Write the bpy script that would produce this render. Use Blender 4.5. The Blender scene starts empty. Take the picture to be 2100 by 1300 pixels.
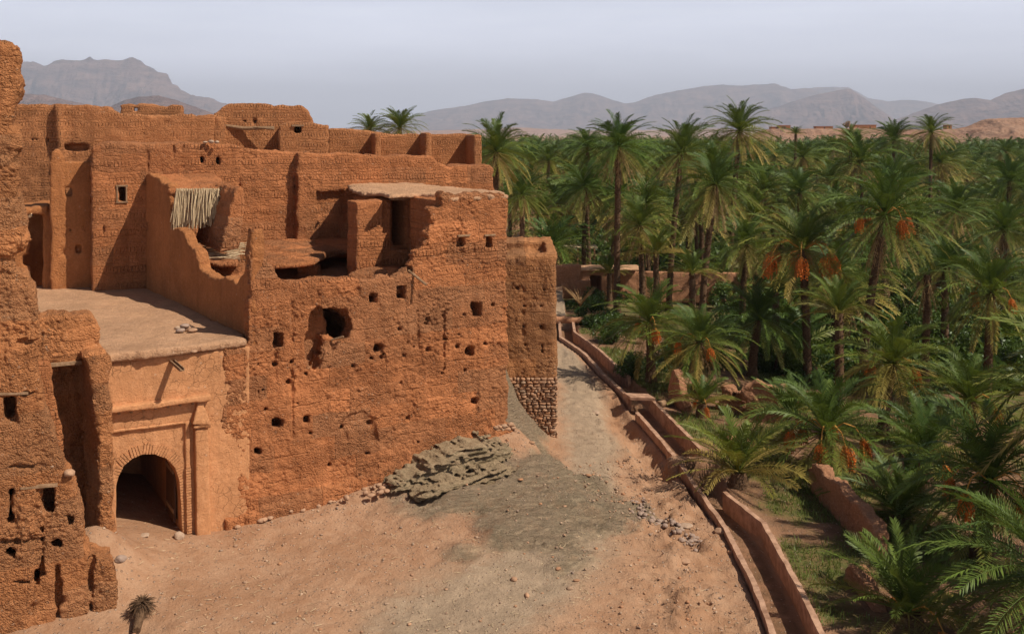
import bpy, math, random
import numpy as np
from math import radians, sin, cos, pi
random.seed(7); rng = np.random.default_rng(7)
SC = bpy.context.scene; COL = SC.collection
# ------------------------------------------------------------------ camera, light, exposure
CAMZ, FPX, CX, HY = 14.0, 2000.0, 1050.0, 275.0
cam = bpy.data.cameras.new('camera'); camo = bpy.data.objects.new('camera', cam); COL.objects.link(camo)
camo.location = (0, 0, CAMZ); camo.rotation_euler = (radians(90), 0, 0)
cam.sensor_width = 36; cam.lens = FPX*36/2100; cam.shift_y = -(650-HY)/2100
cam.clip_start = 0.5; cam.clip_end = 60000
SC.camera = camo
SUNV = np.array([0.78, -0.33, 1.0]); SUNV /= np.linalg.norm(SUNV)
ELEV = math.asin(SUNV[2]); AZ = math.atan2(SUNV[0], SUNV[1])       # azimuth clockwise from +Y
wd = bpy.data.worlds.new('World'); SC.world = wd; wd.use_nodes = True
nt = wd.node_tree; bg = nt.nodes['Background']
sky = nt.nodes.new('ShaderNodeTexSky'); sky.sky_type = 'NISHITA'; sky.sun_disc = False
sky.sun_elevation = ELEV; sky.sun_rotation = AZ; sky.dust_density = 4.0; sky.air_density = 1.0; sky.ozone_density = 1.5
sky.altitude = 900
# thin high cloud veil mixed over the clear sky
tc = nt.nodes.new('ShaderNodeTexCoord'); mp = nt.nodes.new('ShaderNodeMapping'); mp.inputs['Scale'].default_value = (1.2, 1.2, 9)
nz = nt.nodes.new('ShaderNodeTexNoise'); nz.inputs['Scale'].default_value = 1.6; nz.inputs['Detail'].default_value = 7; nz.inputs['Roughness'].default_value = 0.62
rm = nt.nodes.new('ShaderNodeMapRange'); rm.inputs['From Min'].default_value = 0.35; rm.inputs['From Max'].default_value = 0.8
rm.inputs['To Min'].default_value = 0.80; rm.inputs['To Max'].default_value = 1.08
mx = nt.nodes.new('ShaderNodeMix'); mx.data_type = 'RGBA'; mx.inputs['B'].default_value = (18.8, 19.6, 22.6, 1)
L = nt.links.new
L(tc.outputs['Generated'], mp.inputs['Vector']); L(mp.outputs[0], nz.inputs['Vector']); L(nz.outputs[0], rm.inputs[0])
spz = nt.nodes.new('ShaderNodeSeparateXYZ'); L(tc.outputs['Generated'], spz.inputs[0])
vz = nt.nodes.new('ShaderNodeMapRange'); vz.inputs['From Min'].default_value = 0.12; vz.inputs['From Max'].default_value = 0.23; vz.inputs['To Min'].default_value = 1.0; vz.inputs['To Max'].default_value = 0.0; L(spz.outputs[2], vz.inputs[0])
mm_ = nt.nodes.new('ShaderNodeMath'); mm_.operation = 'MULTIPLY'; mm_.use_clamp = True; L(rm.outputs[0], mm_.inputs[0]); L(vz.outputs[0], mm_.inputs[1])
L(mm_.outputs[0], mx.inputs[0]); L(sky.outputs[0], mx.inputs['A']); L(mx.outputs['Result'], bg.inputs['Color'])
bg.inputs['Strength'].default_value = 0.055
sl = bpy.data.lights.new('sun', 'SUN'); sl.energy = 4.9; sl.angle = radians(0.53); sl.color = (1.0, 0.93, 0.82)
so = bpy.data.objects.new('sun', sl); COL.objects.link(so)
from mathutils import Vector
so.rotation_euler = Vector(SUNV).to_track_quat('Z', 'Y').to_euler(); so.location = (30, -10, 60)
SC.view_settings.view_transform = 'Standard'; SC.view_settings.look = 'None'; SC.view_settings.gamma = 1
SC.view_settings.exposure = 0.08
SC.render.engine = 'CYCLES'; SC.cycles.max_bounces = 6; SC.cycles.diffuse_bounces = 3; SC.cycles.transmission_bounces = 3
SC.cycles.transparent_max_bounces = 4; SC.cycles.volume_bounces = 0
# ------------------------------------------------------------------ helpers
def ray(px, py): return (px-CX)/FPX, (py-HY)/FPX              # X/Y and (CAMZ-Z)/Y
def P(px, py, Y): a, b = ray(px, py); return np.array([a*Y, Y, CAMZ-b*Y])
def G(px, py, z):                                              # pixel at height z
    a, b = ray(px, py); Y = (CAMZ-z)/b; return np.array([a*Y, Y, z])
class Frame:
    def __init__(s, O, u):
        s.O = np.array(O, float); s.u = np.array(u, float); s.u /= np.linalg.norm(s.u); s.n = np.array([s.u[1], -s.u[0]])
    def at(s, px, py, q=0):                                    # pixel -> (s,z) on the vertical plane at offset q
        a, b = ray(px, py); O = s.O + s.n*q
        # (a*Y, Y) = O + u*t
        M = np.array([[a, -s.u[0]], [1, -s.u[1]]]); Y, t = np.linalg.solve(M, O)
        return t, CAMZ-b*Y
    def w(s, t, q, z): return np.array([s.O[0]+s.u[0]*t+s.n[0]*q, s.O[1]+s.u[1]*t+s.n[1]*q, z])
    def poly(s, pts, q=0): return [s.at(x, y, q) for x, y in pts]
def _h(ix, iy, iz, seed):
    h = (ix.astype(np.uint32)*np.uint32(374761393)) ^ (iy.astype(np.uint32)*np.uint32(668265263)) ^ (iz.astype(np.uint32)*np.uint32(2147483647-58)) ^ np.uint32((seed*2654435761) & 0xffffffff)
    h = (h ^ (h >> np.uint32(13)))*np.uint32(1274126177); h ^= h >> np.uint32(16); h = h*np.uint32(2246822519); h ^= h >> np.uint32(15)
    return h.astype(np.float64)/4294967295.0
def vn(x, y, z, seed=0):
    fx, fy, fz = np.floor(x), np.floor(y), np.floor(z); ix, iy, iz = fx.astype(np.int64), fy.astype(np.int64), fz.astype(np.int64)
    tx, ty, tz = x-fx, y-fy, z-fz; tx = tx*tx*(3-2*tx); ty = ty*ty*(3-2*ty); tz = tz*tz*(3-2*tz)
    r = 0
    for a in (0, 1):
        for b in (0, 1):
            for c in (0, 1):
                r = r + _h(ix+a, iy+b, iz+c, seed)*(tx if a else 1-tx)*(ty if b else 1-ty)*(tz if c else 1-tz)
    return r*2-1
def fbm(x, y, z, f=1, o=4, seed=0, g=0.5):
    r = 0; a = 1; t = 0
    for i in range(o):
        r = r + a*vn(x*f+i*17.3, y*f+i*5.1, z*f-i*9.7, seed+i); t += a; a *= g; f *= 2.03
    return r/t
def tag(o, label=None, cat=None, group=None, kind=None):
    if label: o['label'] = label
    if cat: o['category'] = cat
    if group: o['group'] = group
    if kind: o['kind'] = kind
    return o
def empty(name, loc, label, cat, group=None):
    o = bpy.data.objects.new(name, None); COL.objects.link(o); o.location = tuple(loc); o.empty_display_size = 0.3
    return tag(o, label, cat, group)
def origin_of(p):
    v = Vector((0, 0, 0))
    while p is not None: v = v + p.location; p = p.parent
    return np.array(v)
def mk(name, V, F, mat, parent=None, loc=None, smooth=True):
    V = np.asarray(V, float)
    if parent is not None: org = origin_of(parent)
    else:
        if loc is None: loc = ((V[:, 0].min()+V[:, 0].max())/2, (V[:, 1].min()+V[:, 1].max())/2, V[:, 2].min())
        org = np.array(loc, float)
    me = bpy.data.meshes.new(name)
    if isinstance(F, np.ndarray):
        n, k = F.shape; me.vertices.add(len(V)); me.vertices.foreach_set('co', (V-org).astype(np.float32).ravel())
        me.loops.add(n*k); me.loops.foreach_set('vertex_index', F.astype(np.int32).ravel())
        me.polygons.add(n); me.polygons.foreach_set('loop_start', np.arange(0, n*k, k, dtype=np.int32))
        me.update(calc_edges=True)
    else: me.from_pydata([tuple(v) for v in (V-org)], [], F); me.update()
    if smooth: me.polygons.foreach_set('use_smooth', np.ones(len(me.polygons), bool))
    for m in (mat if isinstance(mat, (list, tuple)) else [mat]): me.materials.append(m)
    o = bpy.data.objects.new(name, me); COL.objects.link(o)
    if parent is not None: o.parent = parent
    else: o.location = tuple(org)
    return o
class MB:                                                     # mesh collector
    def __init__(s): s.V = []; s.F = []
    def add(s, V, F):
        k = len(s.V); s.V += [tuple(v) for v in V]; s.F += [tuple(i+k for i in f) for f in F]
    def box(s, c, ax, ay, az):                                # centre and three half-axis vectors
        c, ax, ay, az = map(lambda v: np.array(v, float), (c, ax, ay, az))
        V = [c+i*ax+j*ay+k*az for i in (-1, 1) for j in (-1, 1) for k in (-1, 1)]
        s.add(V, [(0, 1, 3, 2), (4, 6, 7, 5), (0, 4, 5, 1), (2, 3, 7, 6), (0, 2, 6, 4), (1, 5, 7, 3)])
    def tube(s, pts, rad, sides=6):
        pts = [np.array(p, float) for p in pts]; n = len(pts); V = []; F = []
        if not hasattr(rad, '__len__'): rad = [rad]*n
        for i, p in enumerate(pts):
            d = pts[min(i+1, n-1)]-pts[max(i-1, 0)]; d = d/(np.linalg.norm(d)+1e-9)
            a = np.cross(d, [0, 0, 1]) if abs(d[2]) < .9 else np.cross(d, [1, 0, 0]); a /= np.linalg.norm(a); b = np.cross(d, a)
            for k in range(sides):
                t = 2*pi*k/sides; V.append(p+rad[i]*(cos(t)*a+sin(t)*b))
        for i in range(n-1):
            for k in range(sides): F.append((i*sides+k, i*sides+(k+1) % sides, (i+1)*sides+(k+1) % sides, (i+1)*sides+k))
        F.append(tuple(range(sides))[::-1]); F.append(tuple((n-1)*sides+k for k in range(sides)))
        s.add(V, F)
    def build(s, name, mat, parent=None, loc=None, smooth=False): return mk(name, np.array(s.V), s.F, mat, parent, loc, smooth)
# icosphere for stones
_t = (1+5**.5)/2
_iv = np.array([(-1,_t,0),(1,_t,0),(-1,-_t,0),(1,-_t,0),(0,-1,_t),(0,1,_t),(0,-1,-_t),(0,1,-_t),(_t,0,-1),(_t,0,1),(-_t,0,-1),(-_t,0,1)]); _iv /= np.linalg.norm(_iv[0])
_if = np.array([(0,11,5),(0,5,1),(0,1,7),(0,7,10),(0,10,11),(1,5,9),(5,11,4),(11,10,2),(10,7,6),(7,1,8),(3,9,4),(3,4,2),(3,2,6),(3,6,8),(3,8,9),(4,9,5),(2,4,11),(6,2,10),(8,6,7),(9,8,1)])
def sub_ico(V, F):
    V = list(map(tuple, V)); c = {}; F2 = []
    def m(a, b):
        k = (min(a, b), max(a, b))
        if k not in c: v = np.array(V[a])+np.array(V[b]); V.append(tuple(v/np.linalg.norm(v))); c[k] = len(V)-1
        return c[k]
    for a, b, d in F: x, y, z = m(a, b), m(b, d), m(d, a); F2 += [(a, x, z), (b, y, x), (d, z, y), (x, y, z)]
    return np.array(V), np.array(F2)
_iv1, _if1 = sub_ico(_iv, _if); _iv2, _if2 = sub_ico(_iv1, _if1)
def stones(centres, sizes, flat=0.7, fine=0, seed=1, u=None):
    """many pebbles as one array mesh"""
    r = np.random.default_rng(seed); bv, bf = (_iv, _if) if fine == 0 else (_iv1, _if1) if fine == 1 else (_iv2, _if2)
    n = len(centres); V = np.repeat(bv[None], n, 0)
    j = r.uniform(.72, 1.25, (n, len(bv), 1)) if fine < 1 else (1+.3*fbm(bv[None, :, 0]+np.arange(n)[:, None]*7.1, bv[None, :, 1]+0*np.arange(n)[:, None], bv[None, :, 2]+0*np.arange(n)[:, None], 1.3, 3, seed))[..., None]
    V = V*j; sc = np.stack([r.uniform(.7, 1.3, n), r.uniform(.6, 1.1, n), flat*r.uniform(.6, 1.2, n)], 1)
    V = V*sc[:, None]*np.asarray(sizes)[:, None, None]
    a = r.uniform(0, 2*pi, n) if u is None else np.full(n, math.atan2(u[1], u[0]))+r.normal(0, .1, n)
    ca, sa = np.cos(a)[:, None], np.sin(a)[:, None]
    X = V[..., 0]*ca-V[..., 1]*sa; Y = V[..., 0]*sa+V[..., 1]*ca; V = np.stack([X, Y, V[..., 2]], -1)+np.asarray(centres)[:, None]
    F = (bf[None]+(np.arange(n)*len(bv))[:, None, None]).reshape(-1, 3)
    return V.reshape(-1, 3), F
# ------------------------------------------------------------------ signed-distance solids -> surface nets
def pdist(poly, X, Z):
    p = np.array(poly, float); n = len(p); d = np.full(X.shape, 1e9); ins = np.zeros(X.shape, bool)
    for i in range(n):
        a = p[i]; b = p[(i+1) % n]; e = b-a; wx, wz = X-a[0], Z-a[1]
        t = np.clip((wx*e[0]+wz*e[1])/(e@e+1e-12), 0, 1); d = np.minimum(d, (wx-e[0]*t)**2+(wz-e[1]*t)**2)
        c = (a[1] <= Z) != (b[1] <= Z)
        with np.errstate(divide='ignore', invalid='ignore'): xi = a[0]+(Z-a[1])*e[0]/(e[1] if e[1] else 1e-12)
        ins ^= c & (X < xi)
    d = np.sqrt(d); return np.where(ins, -d, d)
def refine(V, F):
    n = len(V); E = np.concatenate([F[:, [0, 1]], F[:, [1, 2]], F[:, [2, 3]], F[:, [3, 0]]]); key = np.sort(E, 1); k = key[:, 0].astype(np.int64)*n+key[:, 1]
    u, inv = np.unique(k, return_inverse=True); a, b = u//n, u % n; VE = (V[a]+V[b])/2; VF = V[F].mean(1); m = len(F); e = inv.reshape(4, m).T+n; c = np.arange(m)+n+len(u)
    # gentle smoothing of the original points towards face centres
    acc = np.zeros_like(V); cnt = np.zeros(n)
    for i in range(4): np.add.at(acc, F[:, i], VF); np.add.at(cnt, F[:, i], 1)
    V0 = V*.6+acc/np.maximum(cnt, 1)[:, None]*.4
    F2 = np.concatenate([np.stack([F[:, i], e[:, i], c, e[:, (i+3) % 4]], 1) for i in range(4)]); return np.concatenate([V0, VE, VF]), F2
def normals(V, F):
    fn = np.cross(V[F[:, 2]]-V[F[:, 0]], V[F[:, 3]]-V[F[:, 1]]); N = np.zeros_like(V)
    for i in range(4): np.add.at(N, F[:, i], fn)
    return N/(np.linalg.norm(N, axis=1)[:, None]+1e-12)
def worley(x, y, z, seed=0):
    fx, fy, fz = np.floor(x), np.floor(y), np.floor(z); ix, iy, iz = fx.astype(np.int64), fy.astype(np.int64), fz.astype(np.int64); best = np.full(x.shape, 9.0)
    for a in (-1, 0, 1):
        for b in (-1, 0, 1):
            for c in (-1, 0, 1):
                jx, jy, jz = ix+a, iy+b, iz+c
                d = (jx+_h(jx, jy, jz, seed)-x)**2+(jy+_h(jx, jy, jz, seed+1)-y)**2+(jz+_h(jx, jy, jz, seed+2)-z)**2; best = np.minimum(best, d)
    return np.sqrt(best)
def gritty(V, f, seed):
    x, y, z = V.T; r = np.clip(.55+fbm(x, y, z, .7, 4, seed+200, .6)*1.6, .2, 1.15)
    w = .42-worley(x*f, y*f, z*f*1.15, seed+201); w2 = .42-worley(x*f*2.1, y*f*2.1, z*f*2.3, seed+205)
    return r*(w*1.3+w2*.7+fbm(x, y, z, f*1.3, 3, seed+210, .75)*.8)-np.maximum(fbm(x, y, z, 1.9, 3, seed+220, .6)-.34, 0)*5*r
class Solid:
    def __init__(s, fr, b, vox=.08, seed=1):
        s.fr = fr; s.v = vox; s.seed = seed
        s.a = [np.arange(b[2*i]-2*vox, b[2*i+1]+2.5*vox, vox) for i in range(3)]     # s, q, z
        s.S, s.Q, s.Z = np.meshgrid(*s.a, indexing='ij', sparse=True)
        s.d = np.full([len(a) for a in s.a], 9.0)
        S2, Z2 = np.meshgrid(s.a[0], s.a[2], indexing='ij'); s.S2, s.Z2 = S2, Z2
    def _warp(s, amp, f=1.3):
        w = (fbm(s.S2, s.Z2, 0*s.S2, f, 4, s.seed+50, .6)*amp+fbm(s.S2, s.Z2, 0*s.S2, 4.5, 3, s.seed+51, .7)*amp*.55) if amp else 0
        return w
    def _pr(s, poly, q0, q1, r, warp):
        d2 = (pdist(poly, s.S2, s.Z2)+s._warp(warp))[:, None, :]; dq = np.abs(s.Q-(q0+q1)/2)-abs(q1-q0)/2
        a, b = d2+r, dq+r
        return np.sqrt(np.maximum(a, 0)**2+np.maximum(b, 0)**2)-r+np.minimum(np.maximum(a, b), 0)
    def wall(s, poly, q0, q1, r=.1, warp=.1): s.d = np.minimum(s.d, s._pr(poly, q0, q1, r, warp)); return s
    def cut(s, poly, q0, q1, r=.03, warp=.05): s.d = np.maximum(s.d, -s._pr(poly, q0, q1, r, warp)); return s
    def box(s, s0, s1, q0, q1, z0, z1, r=.1, warp=.1): return s.wall([(s0, z0), (s1, z0), (s1, z1), (s0, z1)], q0, q1, r, warp)
    def cutbox(s, s0, s1, q0, q1, z0, z1, r=.03, warp=.04): return s.cut([(s0, z0), (s1, z0), (s1, z1), (s0, z1)], q0, q1, r, warp)
    def noise(s, amp=.05, f=1.0, o=4, g=.55, vert=.0, pit=0):
        m = np.abs(s.d) < .5
        idx = np.nonzero(m); S = s.a[0][idx[0]]; Q = s.a[1][idx[1]]; Z = s.a[2][idx[2]]
        n = fbm(S, Q, Z, f, o, s.seed, g)*amp
        if vert:
            k = vn(S*3.2, Q*3.2, Z*.35, s.seed+9)+.5*vn(S*7, Q*7, Z*.7, s.seed+10); n = n+vert*np.maximum(k, -.3)
        if pit:
            k = vn(S*2.6, Q*2.6, Z*2.6, s.seed+11); n = n+pit*np.maximum(k-.45, 0)*2
        s.d[idx] += n; return s
    def arrays(s):
        d = s.d; ins = d < 0; nx, ny, nz = d.shape
        c = np.zeros((nx-1, ny-1, nz-1), np.int8)
        for i in (0, 1):
            for j in (0, 1):
                for k in (0, 1): c += ins[i:nx-1+i, j:ny-1+j, k:nz-1+k]
        act = (c > 0) & (c < 8); I, J, K = np.nonzero(act); idm = np.full(act.shape, -1, np.int32); idm[I, J, K] = np.arange(len(I))
        acc = np.zeros((len(I), 3)); cnt = np.zeros(len(I))
        cs = [(0, 0, 0), (1, 0, 0), (0, 1, 0), (1, 1, 0), (0, 0, 1), (1, 0, 1), (0, 1, 1), (1, 1, 1)]
        for a in cs:
            for ax in range(3):
                if a[ax]: continue
                b = list(a); b[ax] = 1
                da = d[I+a[0], J+a[1], K+a[2]]; db = d[I+b[0], J+b[1], K+b[2]]; m = (da < 0) != (db < 0)
                t = np.where(m, da/(da-db+1e-12), 0); p = np.tile(np.array(a, float), (len(I), 1)); p[:, ax] += t
                acc += p*m[:, None]; cnt += m
        p = acc/cnt[:, None]
        S = s.a[0][0]+(I+p[:, 0])*s.v; Q = s.a[1][0]+(J+p[:, 1])*s.v; Z = s.a[2][0]+(K+p[:, 2])*s.v
        fr = s.fr; V = np.stack([fr.O[0]+fr.u[0]*S+fr.n[0]*Q, fr.O[1]+fr.u[1]*S+fr.n[1]*Q, Z], 1)
        Fs = []
        for ax in range(3):
            o1, o2 = [(1, 2), (2, 0), (0, 1)][ax]
            sl0 = [slice(None)]*3; sl1 = [slice(None)]*3; sl0[ax] = slice(0, -1); sl1[ax] = slice(1, None)
            A, B = ins[tuple(sl0)], ins[tuple(sl1)]; E = np.array(np.nonzero(A != B)).T
            ok = (E[:, o1] > 0) & (E[:, o2] > 0) & (E[:, o1] < d.shape[o1]-1) & (E[:, o2] < d.shape[o2]-1); E = E[ok]
            flip = A[tuple(E.T)]
            def cid(d1, d2): e = E.copy(); e[:, o1] -= d1; e[:, o2] -= d2; return idm[tuple(e.T)]
            q = np.stack([cid(1, 1), cid(0, 1), cid(0, 0), cid(1, 0)], 1); q[~flip] = q[~flip][:, ::-1]
            Fs.append(q)
        F = np.concatenate(Fs)[:, ::-1]   # frame (u,n,z) is left-handed
        F = F[(F >= 0).all(1)]
        return V, F
    def mesh(s, name, mat, parent=None, loc=None, fine=0, grit=.0, gf=7.0):
        V, F = s.arrays()
        for _ in range(fine): V, F = refine(V, F)
        if grit: V = V+normals(V, F)*gritty(V, gf, s.seed)[:, None]*grit
        return mk(name, V, F, mat, parent, loc)
# ------------------------------------------------------------------ materials
def newmat(name):
    m = bpy.data.materials.new(name); m.use_nodes = True; n = m.node_tree; b = n.nodes['Principled BSDF']
    b.inputs['Roughness'].default_value = 0.95
    if 'Specular IOR Level' in b.inputs: b.inputs['Specular IOR Level'].default_value = 0.15
    return m, n, b
class NB:
    def __init__(s, nt): s.t = nt; s.pos = None
    def n(s, ty, **k):
        x = s.t.nodes.new(ty)
        for a, v in k.items(): setattr(x, a, v)
        return x
    def l(s, a, b): s.t.links.new(a, b)
    def val(s, x, inp):
        if hasattr(x, 'is_linked') or hasattr(x, 'links'): s.l(x, inp)
        else: inp.default_value = x
    def math(s, op, a, b=0.0, c=None, clamp=False):
        x = s.n('ShaderNodeMath', operation=op); x.use_clamp = clamp; s.val(a, x.inputs[0]); s.val(b, x.inputs[1])
        if c is not None: s.val(c, x.inputs[2])
        return x.outputs[0]
    def geo(s):
        if s.pos is None: s.pos = s.n('ShaderNodeNewGeometry')
        return s.pos.outputs['Position']
    def scale(s, v, sc):
        x = s.n('ShaderNodeVectorMath', operation='MULTIPLY'); s.l(v, x.inputs[0]); x.inputs[1].default_value = sc; return x.outputs[0]
    def noise(s, v, f, d=4, r=.55, dist=0):
        x = s.n('ShaderNodeTexNoise'); s.l(v, x.inputs['Vector']); x.inputs['Scale'].default_value = f; x.inputs['Detail'].default_value = d; x.inputs['Roughness'].default_value = r; x.inputs['Distortion'].default_value = dist
        return x.outputs[0]
    def vor(s, v, f, feat='F1', out=0, rnd=1.0):
        x = s.n('ShaderNodeTexVoronoi', feature=feat); s.l(v, x.inputs['Vector']); x.inputs['Scale'].default_value = f; x.inputs['Randomness'].default_value = rnd
        return x.outputs[out]
    def mr(s, v, a, b, c=0, d=1, smooth=False):
        x = s.n('ShaderNodeMapRange'); x.clamp = True
        if smooth: x.interpolation_type = 'SMOOTHSTEP'
        s.val(v, x.inputs[0]); x.inputs[1].default_value = a; x.inputs[2].default_value = b; x.inputs[3].default_value = c; x.inputs[4].default_value = d
        return x.outputs[0]
    def mix(s, f, a, b, bt='MIX'):
        x = s.n('ShaderNodeMix', data_type='RGBA', blend_type=bt); s.val(f, x.inputs[0])
        for v, i in ((a, x.inputs['A']), (b, x.inputs['B'])):
            if isinstance(v, tuple): i.default_value = v if len(v) == 4 else v+(1,)
            else: s.l(v, i)
        return x.outputs['Result']
    def bump(s, h, dist, strength=1, normal=None):
        x = s.n('ShaderNodeBump'); s.l(h, x.inputs['Height']); x.inputs['Distance'].default_value = dist; x.inputs['Strength'].default_value = strength
        if normal is not None: s.l(normal, x.inputs['Normal'])
        return x.outputs[0]
def adobe(name, col, col2=None, rubble=1.0, brick=0, bands=0, cracks=0, u=(1, 0), stones_=.25, zone=None, course=.81):
    m, nt_, b = newmat(name); B = NB(nt_); p = B.geo()
    if col2 is None: col2 = tuple(c*f for c, f in zip(col, (1.22, 1.32, 1.45)))
    big = B.noise(p, .45, 5, .6); med = B.noise(p, 3.0, 6, .68); fine = B.noise(p, 13, 8, .82); patch = B.noise(B.scale(p, (1, 1, 1.6)), .75, 5, .65)
    sx = B.n('ShaderNodeSeparateXYZ'); B.l(p, sx.inputs[0]); zz = sx.outputs[2]
    c = B.mix(B.mr(big, .35, .68), tuple(x*.80 for x in col), tuple(x*1.08 for x in col))
    c = B.mix(B.mr(med, .5, .75, 0, .7), c, col2)
    st = B.noise(B.scale(p, (2.2, 2.2, .25)), 1.6, 4, .6)
    c = B.mix(B.mr(st, .50, .75, 0, .45), c, tuple(x*.55 for x in col))
    c = B.mix(B.mr(fine, .34, .58, .45, 0), c, tuple(x*.45 for x in col))
    rough = B.math('MULTIPLY', B.mr(patch, .40, .60, .35, 1.0), rubble)            # coarse and smoother patches
    if stones_:
        vc = B.vor(p, 8.5, 'F1', 0); vcol = B.vor(p, 8.5, 'F1', 1)
        sep = B.n('ShaderNodeSeparateColor'); B.l(vcol, sep.inputs[0])
        isst = B.math('MULTIPLY', B.mr(sep.outputs[0], 1-stones_*.30, 1-stones_*.26), B.mr(B.math('ADD', vc, B.math('MULTIPLY', sep.outputs[2], .16)), .42, .32))
        isst = B.math('MULTIPLY', isst, B.mr(patch, .38, .56))
        c = B.mix(B.math('MULTIPLY', isst, .6), c, B.mix(sep.outputs[1], (.36, .20, .11), (.58, .40, .27)))
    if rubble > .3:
        gc = B.vor(p, 10, 'F1', 0); c = B.mix(B.math('MULTIPLY', B.mr(gc, .42, .75), B.math('MULTIPLY', rough, .55)), c, tuple(x*.48 for x in col)); c = B.mix(B.math('MULTIPLY', B.mr(gc, .30, .12), B.math('MULTIPLY', rough, .35)), c, tuple(x*f for x, f in zip(col, (1.35, 1.6, 1.9))))  # cavity shade between grains put into the colour; grain centres lighter
    h = B.math('MULTIPLY', med, .85)
    h = B.math('ADD', h, B.math('MULTIPLY', fine, .62 if rubble > .3 else .16))
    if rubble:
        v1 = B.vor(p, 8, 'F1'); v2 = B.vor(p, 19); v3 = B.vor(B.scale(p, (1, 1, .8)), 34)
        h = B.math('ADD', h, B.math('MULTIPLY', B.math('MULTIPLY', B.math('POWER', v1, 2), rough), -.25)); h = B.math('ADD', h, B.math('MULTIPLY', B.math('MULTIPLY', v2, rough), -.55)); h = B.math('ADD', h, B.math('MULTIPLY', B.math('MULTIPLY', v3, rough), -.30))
        pit = B.mr(B.noise(p, 5.5, 3, .6), .60, .70); h = B.math('ADD', h, B.math('MULTIPLY', B.math('MULTIPLY', pit, rough), -.7)); c = B.mix(B.math('MULTIPLY', pit, B.math('MULTIPLY', rough, .35)), c, tuple(x*.4 for x in col))  # pits also darkened in colour, standing in for their shade
    if brick or bands:
        dt = B.n('ShaderNodeVectorMath', operation='DOT_PRODUCT'); B.l(p, dt.inputs[0]); dt.inputs[1].default_value = (u[0], u[1], 0)
        wz = B.math('ADD', B.math('ADD', zz, B.math('MULTIPLY', B.noise(p, .8, 3), .35)), B.math('MULTIPLY', B.noise(p, 5, 3), .06))
        cb = B.n('ShaderNodeCombineXYZ'); B.l(B.math('ADD', dt.outputs['Value'], B.math('MULTIPLY', B.noise(p, 3.5, 3), .22)), cb.inputs[0]); B.l(wz, cb.inputs[1])
        if brick:
            row = B.n('ShaderNodeTexBrick'); B.l(cb.outputs[0], row.inputs['Vector']); row.inputs['Scale'].default_value = 1
            row.inputs['Brick Width'].default_value = .40; row.inputs['Row Height'].default_value = .15; row.inputs['Mortar Size'].default_value = .022; row.inputs['Mortar Smooth'].default_value = 1
            soldier = B.n('ShaderNodeTexBrick'); B.l(cb.outputs[0], soldier.inputs['Vector']); soldier.inputs['Scale'].default_value = 1
            soldier.inputs['Brick Width'].default_value = .155; soldier.inputs['Row Height'].default_value = .27; soldier.inputs['Mortar Size'].default_value = .035; soldier.inputs['Mortar Smooth'].default_value = 1; soldier.offset = .3
            k = B.math('FRACT', B.math('MULTIPLY', wz, 1/course)); sel = B.math('GREATER_THAN', k, .64)
            f = B.n('ShaderNodeMix', data_type='FLOAT'); B.l(sel, f.inputs[0]); B.l(B.math('MULTIPLY', row.outputs['Fac'], .55), f.inputs[2]); B.l(soldier.outputs['Fac'], f.inputs[3])
            fade = B.mr(B.noise(p, .55, 5, .75), .38, .60)
            if zone: fade = B.math('MULTIPLY', fade, B.math('MULTIPLY', B.mr(zz, zone[0]-.05, zone[0]+.05), B.mr(zz, zone[1]+.05, zone[1]-.05))); fade = B.math('MINIMUM', B.math('MULTIPLY', fade, 2.0), 1)
            mort = B.math('MULTIPLY', f.outputs[0], fade)
            h = B.math('ADD', h, B.math('MULTIPLY', mort, -1.0*brick)); c = B.mix(B.math('MULTIPLY', mort, .30), c, tuple(x*.5 for x in col))
        if bands:
            k = B.math('FRACT', B.math('MULTIPLY', wz, 1/.86)); seam = B.math('MULTIPLY', B.mr(B.math('ABSOLUTE', B.math('SUBTRACT', k, .5)), .455, .5), B.mr(B.noise(p, 1.2, 4, .7), .42, .55))
            bu = B.math('ADD', B.math('MULTIPLY', dt.outputs['Value'], 1/2.3), B.math('MULTIPLY', B.math('FLOOR', B.math('MULTIPLY', B.math('ADD', wz, .43), 1/.86)), .37)); bu = B.math('ADD', bu, B.math('MULTIPLY', B.noise(p, 2, 2), .06))
            cb2 = B.n('ShaderNodeCombineXYZ'); B.l(B.math('FLOOR', bu), cb2.inputs[0]); B.l(B.math('FLOOR', B.math('MULTIPLY', B.math('ADD', wz, .43), 1/.86)), cb2.inputs[1]); w2 = B.n('ShaderNodeTexWhiteNoise'); B.l(cb2.outputs[0], w2.inputs['Vector'])
            vs = B.math('MULTIPLY', B.mr(B.math('ABSOLUTE', B.math('SUBTRACT', B.math('FRACT', bu), .5)), .488, .5), B.mr(B.noise(p, .9, 4, .7), .44, .54)); seam = B.math('MAXIMUM', seam, vs)
            c = B.mix(B.mr(w2.outputs[0], .5, 1, 0, .5*bands), c, B.mix(fine, (.27, .135, .065), (.50, .29, .16))); c = B.mix(B.mr(w2.outputs[0], .3, 0, 0, .5*bands), c, tuple(x*1.2 for x in col)); h = B.math('MULTIPLY', h, B.mr(w2.outputs[0], 0, 1, .75, 1.35))
            h = B.math('ADD', h, B.math('MULTIPLY', seam, -.5*bands)); c = B.mix(B.math('MULTIPLY', seam, .3*bands), c, tuple(x*.45 for x in col))
            fl = B.math('FLOOR', B.math('MULTIPLY', B.math('ADD', wz, .43), 1/.86)); wn = B.n('ShaderNodeTexWhiteNoise'); wn.noise_dimensions = '1D'; B.l(fl, wn.inputs['W'])
            c = B.mix(B.math('MULTIPLY', B.mr(wn.outputs[0], .35, 1, 0, .7*bands), B.mr(patch, .35, .55)), c, tuple(x*.5 for x in col))
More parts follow.
